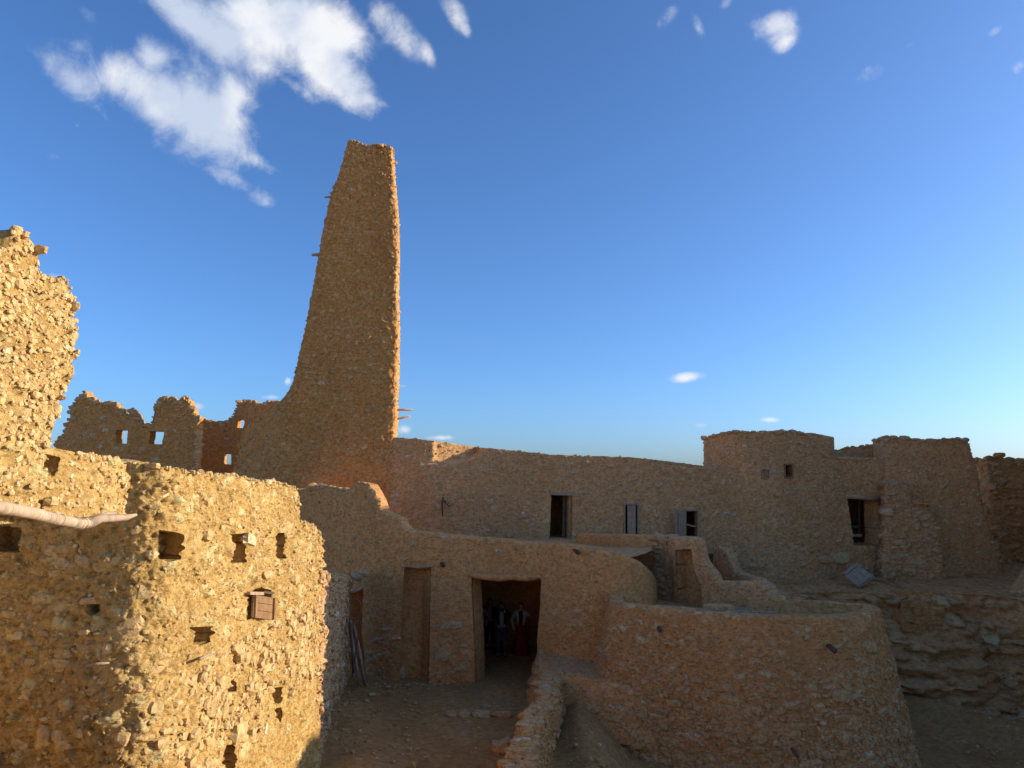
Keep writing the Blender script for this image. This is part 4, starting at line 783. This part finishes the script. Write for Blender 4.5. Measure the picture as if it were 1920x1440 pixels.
for k in range(3):
    mb = MB(); mb.tube([at(1322 + 5 * k, 1066, Y3 + .1), at(1323 + 5 * k, 1042, Y3 + .1)], .022, 6, .1); link('window_bar', mb.mesh('window_bar', True), M['wood_grey'], bw)
board('lintel_board', 'wood_dark', bw, at(1317, 1043, Y3), at(1339, 1042, Y3), at(1339, 1038, Y3), at(1317, 1039, Y3), .2, FRN)
mb = MB(); mb.tube([at(831, 932, 25.85), at(829, 948, 25.8), at(830, 968, 25.85)], [.03, .035, .02], 6, .2); mb.tube([at(832, 938, 25.9), at(842, 950, 25.8), at(851, 944, 26.0)], [.02, .02, .01], 6, .2); link('root_stub', mb.mesh('root_stub', True), M['wood_dark'], bw)
# ------------------------------------------------------------------ round house joinery
Y4 = y_on(RT, 1420, 888); window_frame(rt, 1429, 881, 1441, 896, Y4 + .04, .04)
q = quad_at(1429, 881, 1441, 896, Y4 + .05); panel(rt, q, 4, 'wood_grey', .02, FRN, battens=(), vertical=False, gap=.15)
Y5 = y_on(RT, 1478, 905); window_frame(rt, 1472, 872, 1484, 894, Y5 + .03, .05, 'wood_brown')
Y6 = y_on(RT, 1620, 925); mb = MB(); mb.tube([at(1569, 929, Y6 - .06), at(1580, 930, Y6 - .08), at(1610, 932, Y6 - .08), at(1648, 936, Y6 - .05)], [.07, .10, .09, .075], 9, .12); link('log_lintel', mb.mesh('log_lintel', True), M['log'], rt)
window_frame(rt, 1591, 938, 1608, 1000, Y6 + .75, .06, 'wood_dark'); board('window_sill', 'wood_grey', rt, at(1596, 1006, Y6 + .7), at(1614, 1006, Y6 + .7), at(1614, 1001, Y6 + .7), at(1596, 1001, Y6 + .7), .2, FRN)
board('window_rail', 'wood_dark', rt, at(1592, 990, Y6 + .72), at(1610, 990, Y6 + .72), at(1610, 985, Y6 + .72), at(1592, 985, Y6 + .72), .06, FRN)
YS = y_on(BT, 1730, 950); board('slab', 'rock', sb, at(1713, 945, YS - .1), at(1752, 947, YS - .1), at(1753, 941, YS - .1), at(1714, 940, YS - .1), .3, FRN)
bigstone(rt, at(1575, 1047, y_on(RT, 1575, 1040) - .05), (.75, .4, .45), 3, 'st_yellow', label='rounded yellow stone under the deep window'); bigstone(rt, at(1545, 1049, y_on(RT, 1545, 1042) - .05), (.6, .4, .28), 6, 'st_grey'); bigstone(rt, at(1665, 1033, 27.3), (.42, .4, .34), 8, 'st_yellow')
# ------------------------------------------------------------------ leaning wooden panel on the slope
lp = thing('fallen_shutter', 'weathered grey plank shutter fallen diagonally against the rocks below the deep window', 'shutter', at(1610, 1080, 26.2))
Ypn = 25.3
q = [at(1611, 1103, Ypn - .3), at(1640, 1082, Ypn - .1), at(1604, 1056, Ypn + .5), at(1578, 1076, Ypn + .35)]
panel(lp, q, 3, 'wood_grey', .05, (0, -1, .7), battens=(.12, .9))
# ------------------------------------------------------------------ courtyard building woodwork
mb = MB(); yd = 20.95; mb.tube([at(880, 1078, yd), at(905, 1080, yd - .03), at(935, 1084, yd - .02), at(960, 1080, yd - .04), at(985, 1084, yd), at(1016, 1082, yd)], [.06, .10, .09, .11, .09, .07], 10, .12); link('mud_lintel', mb.mesh('mud_lintel', True), M['orange'], cb)
mb = MB(); mb.tube([at(762, 1060, 21.25), at(775, 1063, 21.2), at(788, 1064, 21.15), at(811, 1061, 21.1)], [.02, .035, .04, .03], 8, .12); link('niche_lintel', mb.mesh('niche_lintel', True), M['wood_grey'], cb)
mb = MB(); mb.tube([at(644, 1104, 21.2), at(656, 1111, 21.0), at(668, 1107, 21.0), at(682, 1098, 21.3)], [.045, .05, .05, .035], 8, .12); link('doorway_lintel', mb.mesh('doorway_lintel', True), M['wood_grey'], rw)
st_ = np.array([at(x, y, 21.2) for x, y in [(640 + 2 * i, 1098 - 1.2 * i) for i in range(22)]]); stones(rw, st_, np.tile([0, -.7, .7], (len(st_), 1)), 26, 40, (.14, .3), (.05, .1), 'st_grey', seed=40, small_name='chips')
for (px, py, YY, r_) in ((830, 1058, 21.1, .07), (1082, 1035, 19.95, .06), (1236, 1180, 17.25, .05), (1562, 1218, 15.85, .055), (1492, 1414, 15.45, .04)):
    par = cb if px < 1100 else bs_; p = at(px, py, YY); d = np.array([(.25 if px < 1100 else 0), -1, -.15]); mb = MB(); mb.tube([p - d * .2, p + d * .09], [r_, r_ * .9], 8, .15)
    if px in (830, 1082):
        for a in range(3): mb.tube([p, p + np.array([.06 * (a - 1), -.1, .05 - .04 * a])], [.03, .015], 5, .2)
    link('beam_stub', mb.mesh('beam_stub', True), M['wood_dark'], par)
# leaning poles in the corner
for k, (a, c, r_, lab) in enumerate((((650, 1150), (674, 1284), .045, 'grey pole leaning in the yard corner, longest of the four'), ((664, 1172), (684, 1281), .05, 'thick grey pole at right of the leaning poles'), ((655, 1160), (663, 1262), .03, 'thin dark pole behind the leaning grey poles'), ((676, 1150), (660, 1270), .02, 'thin dark stick crossing the leaning poles'))):
    P0 = at(*a, 20.6); P1 = gz(*c, .1) if k < 2 else at(*c, 20.0); mb = MB(); mb.tube([P0, (P0 + P1) / 2 + np.array([.02, -.03, 0]), P1], [r_ * .7, r_, r_], 8, .1)
    tag(link('pole', mb.mesh('pole', True), M['wood_grey' if k < 2 else 'wood_dark']), lab, 'pole', 'poles leaning in the courtyard corner')
hp = thing('wooden_hoop_tool', 'dark round-headed wooden tool leaning in the corner behind the poles', 'tool', at(663, 1140, 20.7))
mb = MB(); c0 = at(663, 1142, 20.7); mb.tube([c0 + np.array([.22 * math.cos(t), .05 * math.sin(t), .28 * math.sin(t)]) for t in np.linspace(0, 2 * math.pi, 19)], .018, 6, .1); link('hoop', mb.mesh('hoop', True), M['wood_brown'], hp)
mb = MB(); mb.tube([c0 + np.array([.0, 0, -.27]), c0 + np.array([.1, -.2, -1.3])], .02, 6); link('handle', mb.mesh('handle', True), M['wood_brown'], hp)
# ------------------------------------------------------------------ loose things on the ground and terraces
tag(bigstone(None, gz(944, 1402, .10), (.52, .42, .36), 4, 'st_grey', .4, 'boulder'), 'rounded pale boulder on the yard floor beside the low wall', 'stone')
tag(bigstone(None, gz(726, 1252, .12), (.6, .35, .36), 7, 'st_brown', .2, 'boulder'), 'dark hollowed boulder at the foot of the facade left of the niche', 'stone')
tag(bigstone(None, gz(751, 1262, .12), (.25, .25, .4), 9, 'st_grey', .9, 'boulder'), 'small upright pale stone beside the niche foot', 'stone')
tag(bigstone(None, gz(703, 1240, .16), (.35, .3, .3), 1, 'st_grey', .9, 'boulder'), 'pale stone against the facade by the leaning poles', 'stone')
kerb = thing('stone_step', 'row of low worn stones forming a step across the yard before the doorway', 'step', gz(900, 1338, 0))
for k, (x0_, x1_) in enumerate(((832, 858), (858, 884), (886, 922), (924, 962))):
    a = gz(x0_, 1343 - (k - 1.5) * 0, .04); c = gz(x1_, 1343, .04); bigstone(kerb, (a + c) / 2 + np.array([0, .12, .0]), (abs(c[0] - a[0]) * 1.0, .34, .16), k, 'st_brown', rng.uniform(-.1, .1), 'step_stone')
k2 = thing('threshold_step', 'low earth threshold crossing the yard in front of the wide doorway', 'step', gz(950, 1300, 0))
a = gz(905, 1301, 0); c = gz(1008, 1301, 0); mb = MB(); mb.box((a + c) / 2 + np.array([0, .3, .03]), (c[0] - a[0], .6, .08), jit=.02); link('slab', mb.mesh('slab'), M['dirt'], k2)
r_ = np.random.default_rng(77); gp = []
for i in range(420):
    px = r_.uniform(612, 800) if i < 240 else r_.uniform(620, 1180); py = r_.uniform(1290, 1440) if i < 240 else r_.uniform(1270, 1440); p = gz(px, py, 0)
    p[2] = hfun(np.array([p[0]]), np.array([p[1]]))[0] + .02; gp.append(p)
for i in range(200):      # rubble in the gully beside the low wall
    p = gz(r_.uniform(1062, 1200), r_.uniform(1320, 1440), .2); p[2] = hfun(np.array([p[0]]), np.array([p[1]]))[0] + .03; gp.append(p)
for i in range(260):
    p = gz(r_.uniform(1690, 1920), r_.uniform(1320, 1440), -1.2); p[2] = hfun(np.array([p[0]]), np.array([p[1]]))[0] + .02; gp.append(p)
for i in range(260):      # debris along the wall feet
    t = r_.random(); px, Y = ((np.interp(t, [0, 1], [618, 650]), np.interp(t, [0, 1], [15.6, 20.3])) if i < 120 else (np.interp(t, [0, 1], [690, 890]), 20.9)); p = at(px, 1200, Y); p[0] += abs(r_.normal(0, .25)) if i < 120 else 0; p[1] -= 0 if i < 120 else abs(r_.normal(0, .2)); p[2] = hfun(np.array([p[0]]), np.array([p[1]]))[0] + .03; gp.append(p)
gp = np.array(gp); stones(None, gp, np.tile([0, .0, 1.], (len(gp), 1)), 0, 900, (.1, .2), (.02, .09), 'st_brown', seed=50, flat_=.8, small_name='loose_rubble')
fs = thing('flat_slab', 'flat round stone slab lying on the bastion terrace', 'slab', at(1350, 1138, 17.6) * 1)
pz = gz(1347, 1139, 2.46)
mb = MB(); ring = lambda z, k: [(pz[0] + .42 * k * math.cos(t), pz[1] + .26 * k * math.sin(t), z) for t in np.linspace(0, 2 * math.pi, 15)[:-1]]
V = ring(2.38, .9) + ring(2.44, 1.0) + ring(2.52, .93); n_ = 14; Q = [(r * n_ + k, r * n_ + (k + 1) % n_, (r + 1) * n_ + (k + 1) % n_, (r + 1) * n_ + k) for r in (0, 1) for k in range(n_)]
mb.add(V + [(pz[0], pz[1], 2.53)], Q, [(2 * n_ + k, 2 * n_ + (k + 1) % n_, 3 * n_) for k in range(n_)]); link('slab', mb.mesh('slab'), M['grey'], fs)
for k, (a, c, lab) in enumerate((((1300, 1143), (1455, 1150), 'long pale board on the bastion terrace nearest the rim'), ((1340, 1140), (1450, 1143), 'shorter board behind the long board on the bastion terrace'))):
    A_ = gz(*a, 2.42); B_ = gz(*c, 2.42); mb = MB(); d = B_ - A_; ln = np.linalg.norm(d[:2]); an = math.atan2(d[1], d[0]); mb.box((A_ + B_) / 2, (ln, .14, .05), rot=[[math.cos(an), -math.sin(an), 0], [math.sin(an), math.cos(an), 0], [0, 0, 1]]); tag(link('board', mb.mesh('board'), M['wood_grey']), lab, 'board', 'boards lying on the bastion terrace')
mb = MB(); a = at(1628, 1180, 17.8); mb.tube([a, a + np.array([.35, -.1, -.02])], [.09, .07], 7, .1); link('stone_spout', mb.mesh('stone_spout'), M['grey'], bs_)
# masonry patch set into the rock
mp = thing('masonry_patch', 'curved patch of squared orange stone blocks set into the rock face', 'masonry', at(1720, 1150, 23.6))
r_ = np.random.default_rng(9)
RW = dict(P=RP)
for row in range(5):
    y0_ = 1108 + row * 15; x = 1684 + (4 if row == 4 else 0); xe = 1752 - (10 if row == 4 else 0)
    while x < xe - 4:
        w_ = r_.uniform(11, 20); x2 = min(x + w_, xe); yy = y_on(RW, (x + x2) / 2, y0_ + 7) + .05
        a = at(x + .6, y0_ + 14, yy); c = at(x2 - .6, y0_ + .8, yy); mb = MB(); mb.box((a + c) / 2 + np.array([0, .15, 0]), (abs(c[0] - a[0]), .6, abs(c[2] - a[2])), jit=.02); link('block', mb.mesh('block'), M['stony'], mp); x = x2
# ------------------------------------------------------------------ people in the doorway
CLO = dict(skin=flat('skin', (.50, .28, .18), .6), dark=flat('dark_cloth', (.015, .014, .015)), jeans=flat('faded_denim', (.085, .08, .075)), white=flat('white_cloth', (.42, .40, .37)), red=flat('red_cloth', (.18, .010, .014)), hair=flat('dark_hair', (.02, .014, .01), .5), tan=flat('tan_cloth', (.34, .25, .16)), maroon=flat('maroon_cloth', (.12, .04, .035)))
def skin_obj(name, parent, pts, edges, rad, mat, sub_=1):
    me = bpy.data.meshes.new(name); me.from_pydata([tuple(p) for p in pts], edges, []); o = bpy.data.objects.new(name, me); col.objects.link(o); me.materials.append(mat); o.parent = parent
    md = o.modifiers.new('skin', 'SKIN'); md.use_smooth_shade = True
    for i, r_ in enumerate(rad):
        sv = me.skin_vertices[0].data[i]; sv.radius = r_ if hasattr(r_, '__len__') else (r_, r_); sv.use_root = (i == 0)
    m2 = o.modifiers.new('sub', 'SUBSURF'); m2.levels = sub_; m2.render_levels = sub_; return o
def person(loc, rz, h, label, hands, top, bottom, shoes='dark', skirt=False, hair='short', vest=None, stance=.11):
    p = bpy.data.objects.new('person', None); col.objects.link(p); p.location = tuple(loc); p.rotation_euler.z = rz; s = h / 1.72; p.scale = (s, s, s); p['label'] = label; p['category'] = 'person'; WL[p.name] = (0, 0, 0)
    sh = .185; hd = [Vector(x) for x in hands]; S_ = [Vector((-sh, 0, 1.42)), Vector((sh, 0, 1.42))]; el = []
    for i in (0, 1):       # two-bone elbows pointing outward and down
        d = hd[i] - S_[i]; L1, L2 = .29, .27; dl = min(d.length, .55); a = (L1 * L1 - L2 * L2 + dl * dl) / (2 * dl); hgt = math.sqrt(max(L1 * L1 - a * a, .0001)); u = d.normalized(); out_ = Vector(((-1 if i == 0 else 1) * .7, .15, -.7)); out_ = (out_ - u * out_.dot(u)).normalized(); el.append(S_[i] + u * a + out_ * hgt)
    pts = [Vector((0, 0, .95)), Vector((0, 0, 1.15)), Vector((0, 0, 1.36)), Vector((0, 0, 1.44)), Vector((0, -.01, 1.52)), Vector((0, -.02, 1.60)), Vector((0, -.015, 1.68)), S_[0], el[0], hd[0], S_[1], el[1], hd[1]]
    E = [(0, 1), (1, 2), (2, 3), (3, 4), (4, 5), (5, 6), (2, 7), (7, 8), (8, 9), (2, 10), (10, 11), (11, 12)]; rd = [(.13, .10), (.12, .09), (.14, .09), (.06, .06), (.055, .06), (.078, .095), (.06, .075), .055, .042, .03, .055, .042, .03]
    n = len(pts)
    for i, sx in enumerate((-1, 1)):
        pts += [Vector((sx * .085, 0, .88)), Vector((sx * (stance - .005), -.015, .48)), Vector((sx * stance, .02, .09)), Vector((sx * (stance + .01), -.11, .035))]; k = n + 4 * i; E += [(0, k), (k, k + 1), (k + 1, k + 2), (k + 2, k + 3)]; rd += [.085, .055, .04, .035]
    for i in (0, 1):       # palms and five fingers
        w_ = hd[i]; d = (w_ - el[i]).normalized(); side = d.cross(Vector((0, 1, .3))).normalized(); base = len(pts); pts.append(w_ + d * .07); E.append((9 if i == 0 else 12, base)); rd.append(.026)
        for f in range(5):
            off = side * (.017 * (f - 2)) if f else side * -.05; ln = [.03, .055, .065, .06, .045][f]; pts += [w_ + d * (.09 if f else .05) + off, w_ + d * (.09 + ln * .6 if f else .07) + off * 1.15 + Vector((0, -.01, 0))]; k = len(pts) - 2; E += [(base, k), (k, k + 1)]; rd += [.009, .007]
    skin_obj('body', p, pts, E, rd, CLO['skin'])
    g = 1.16; skin_obj('jacket' if top == 'dark' else 'shirt', p, [pts[0] + Vector((0, 0, -.03)), pts[1], pts[2], pts[3] + Vector((0, 0, -.03)), S_[0], el[0], hd[0] * .9 + el[0] * .1, S_[1], el[1], hd[1] * .9 + el[1] * .1], [(0, 1), (1, 2), (2, 3), (2, 4), (4, 5), (5, 6), (2, 7), (7, 8), (8, 9)], [(.165, .13), (.145, .115), (.165, .115), (.075, .075), .07, .058, .046, .07, .058, .046], CLO[top])
    if vest: skin_obj('scarf', p, [Vector((0, -.085, .98)), Vector((0, -.09, 1.2)), Vector((0, -.075, 1.38)), Vector((0, -.03, 1.48))], [(0, 1), (1, 2), (2, 3)], [(.06, .05), (.08, .05), (.08, .05), (.08, .07)], CLO[vest])
    if skirt:
        mb = MB(); V = []; prof = [(.14, 1.03), (.17, .95), (.20, .7), (.24, .4), (.29, .1), (.28, .06)]; sg = 20
        for r0, z in prof: V += [(r0 * (1 + .07 * math.sin(5 * t)) * math.cos(t), .8 * r0 * (1 + .07 * math.sin(5 * t)) * math.sin(t), z) for t in np.linspace(0, 2 * math.pi, sg + 1)[:-1]]
        mb.add(V, [(r * sg + k, (r + 1) * sg + k, (r + 1) * sg + (k + 1) % sg, r * sg + (k + 1) % sg) for r in range(len(prof) - 1) for k in range(sg)]); sub('skirt', mb.mesh('skirt', True), CLO[bottom], p)
    else: skin_obj('trousers', p, [pts[0]] + [pts[n + i] for i in (0, 1)] + [pts[n + 2] + Vector((0, 0, .02))] + [pts[n + 4 + i] for i in (0, 1)] + [pts[n + 6] + Vector((0, 0, .02))], [(0, 1), (1, 2), (2, 3), (0, 4), (4, 5), (5, 6)], [(.15, .12), .105, .078, .062, .105, .078, .062], CLO[bottom])
    for sx in (-1, 1): skin_obj('shoe', p, [Vector((sx * (stance + .0), .05, .045)), Vector((sx * (stance + .015), -.15, .04))], [(0, 1)], [.052, .045], CLO[shoes])
    if hair == 'short': skin_obj('hair', p, [Vector((0, .02, 1.66)), Vector((0, .01, 1.73))], [(0, 1)], [(.085, .095), (.06, .07)], CLO['hair'])
    else: skin_obj('hair', p, [Vector((0, .03, 1.72)), Vector((0, .06, 1.62)), Vector((0, .075, 1.45)), Vector((0, .08, 1.3))], [(0, 1), (1, 2), (2, 3)], [(.085, .09), (.095, .07), (.10, .05), (.07, .04)], CLO['hair'])
    mb = MB(); mb.box((0, -.115, 1.585), (.022, .035, .045)); sub('nose', mb.mesh('nose', True), CLO['skin'], p)
    for sx in (-1, 1):
        mb = MB(); mb.box((sx * .03, -.108, 1.615), (.022, .012, .01)); sub('eye', mb.mesh('eye'), CLO['hair'], p)
        mb = MB(); mb.box((sx * .083, -.01, 1.60), (.014, .03, .05)); sub('ear', mb.mesh('ear', True), CLO['skin'], p)
    mb = MB(); mb.box((0, -.112, 1.545), (.04, .012, .008)); sub('mouth', mb.mesh('mouth'), CLO['maroon'], p)
    return p
pm = person(gz(940, 1233, 0), .1, 1.74, 'person in dark open jacket and pale jeans raising both hands to the face', [(-.05, -.30, 1.50), (.08, -.30, 1.48)], 'dark', 'jeans', vest='white')
cam_ = MB(); cam_.box((.015, -.36, 1.56), (.13, .05, .09)); sub('held_camera', cam_.mesh('held_camera'), CLO['dark'], pm) if False else None
person(gz(977, 1231, 0), -.15, 1.70, 'person in white open shirt, dark scarf and long red skirt by the right jamb', [(-.24, -.08, .92), (.10, -.22, 1.52)], 'white', 'red', 'white', True, 'long', 'dark')
person(gz(898, 1228, 0) + np.array([0, .5, 0]), .3, 1.62, 'person in tan top half hidden behind the left door jamb', [(-.25, -.1, .95), (.2, -.2, 1.0)], 'tan', 'dark', hair='long')
person(gz(917, 1226, 0) + np.array([0, .8, 0]), 0, 1.64, 'person in dim maroon top standing deepest in the doorway', [(-.22, -.12, 1.0), (.22, -.12, 1.0)], 'maroon', 'dark', hair='long', vest='tan')
ph = thing('camera', 'small black camera held up to the face by the person in jeans', 'camera', gz(940, 1233, 0) + np.array([0, -.36, 1.58])); mb = MB(); c0 = gz(940, 1233, 0) + np.array([.02, -.38, 1.56]); mb.box(c0, (.13, .045, .085)); link('camera_body', mb.mesh('camera_body'), CLO['dark'], ph)
mb = MB(); mb.tube([c0 + np.array([0, -.02, 0]), c0 + np.array([0, -.09, 0])], .03, 12); link('lens', mb.mesh('lens', True), CLO['dark'], ph)
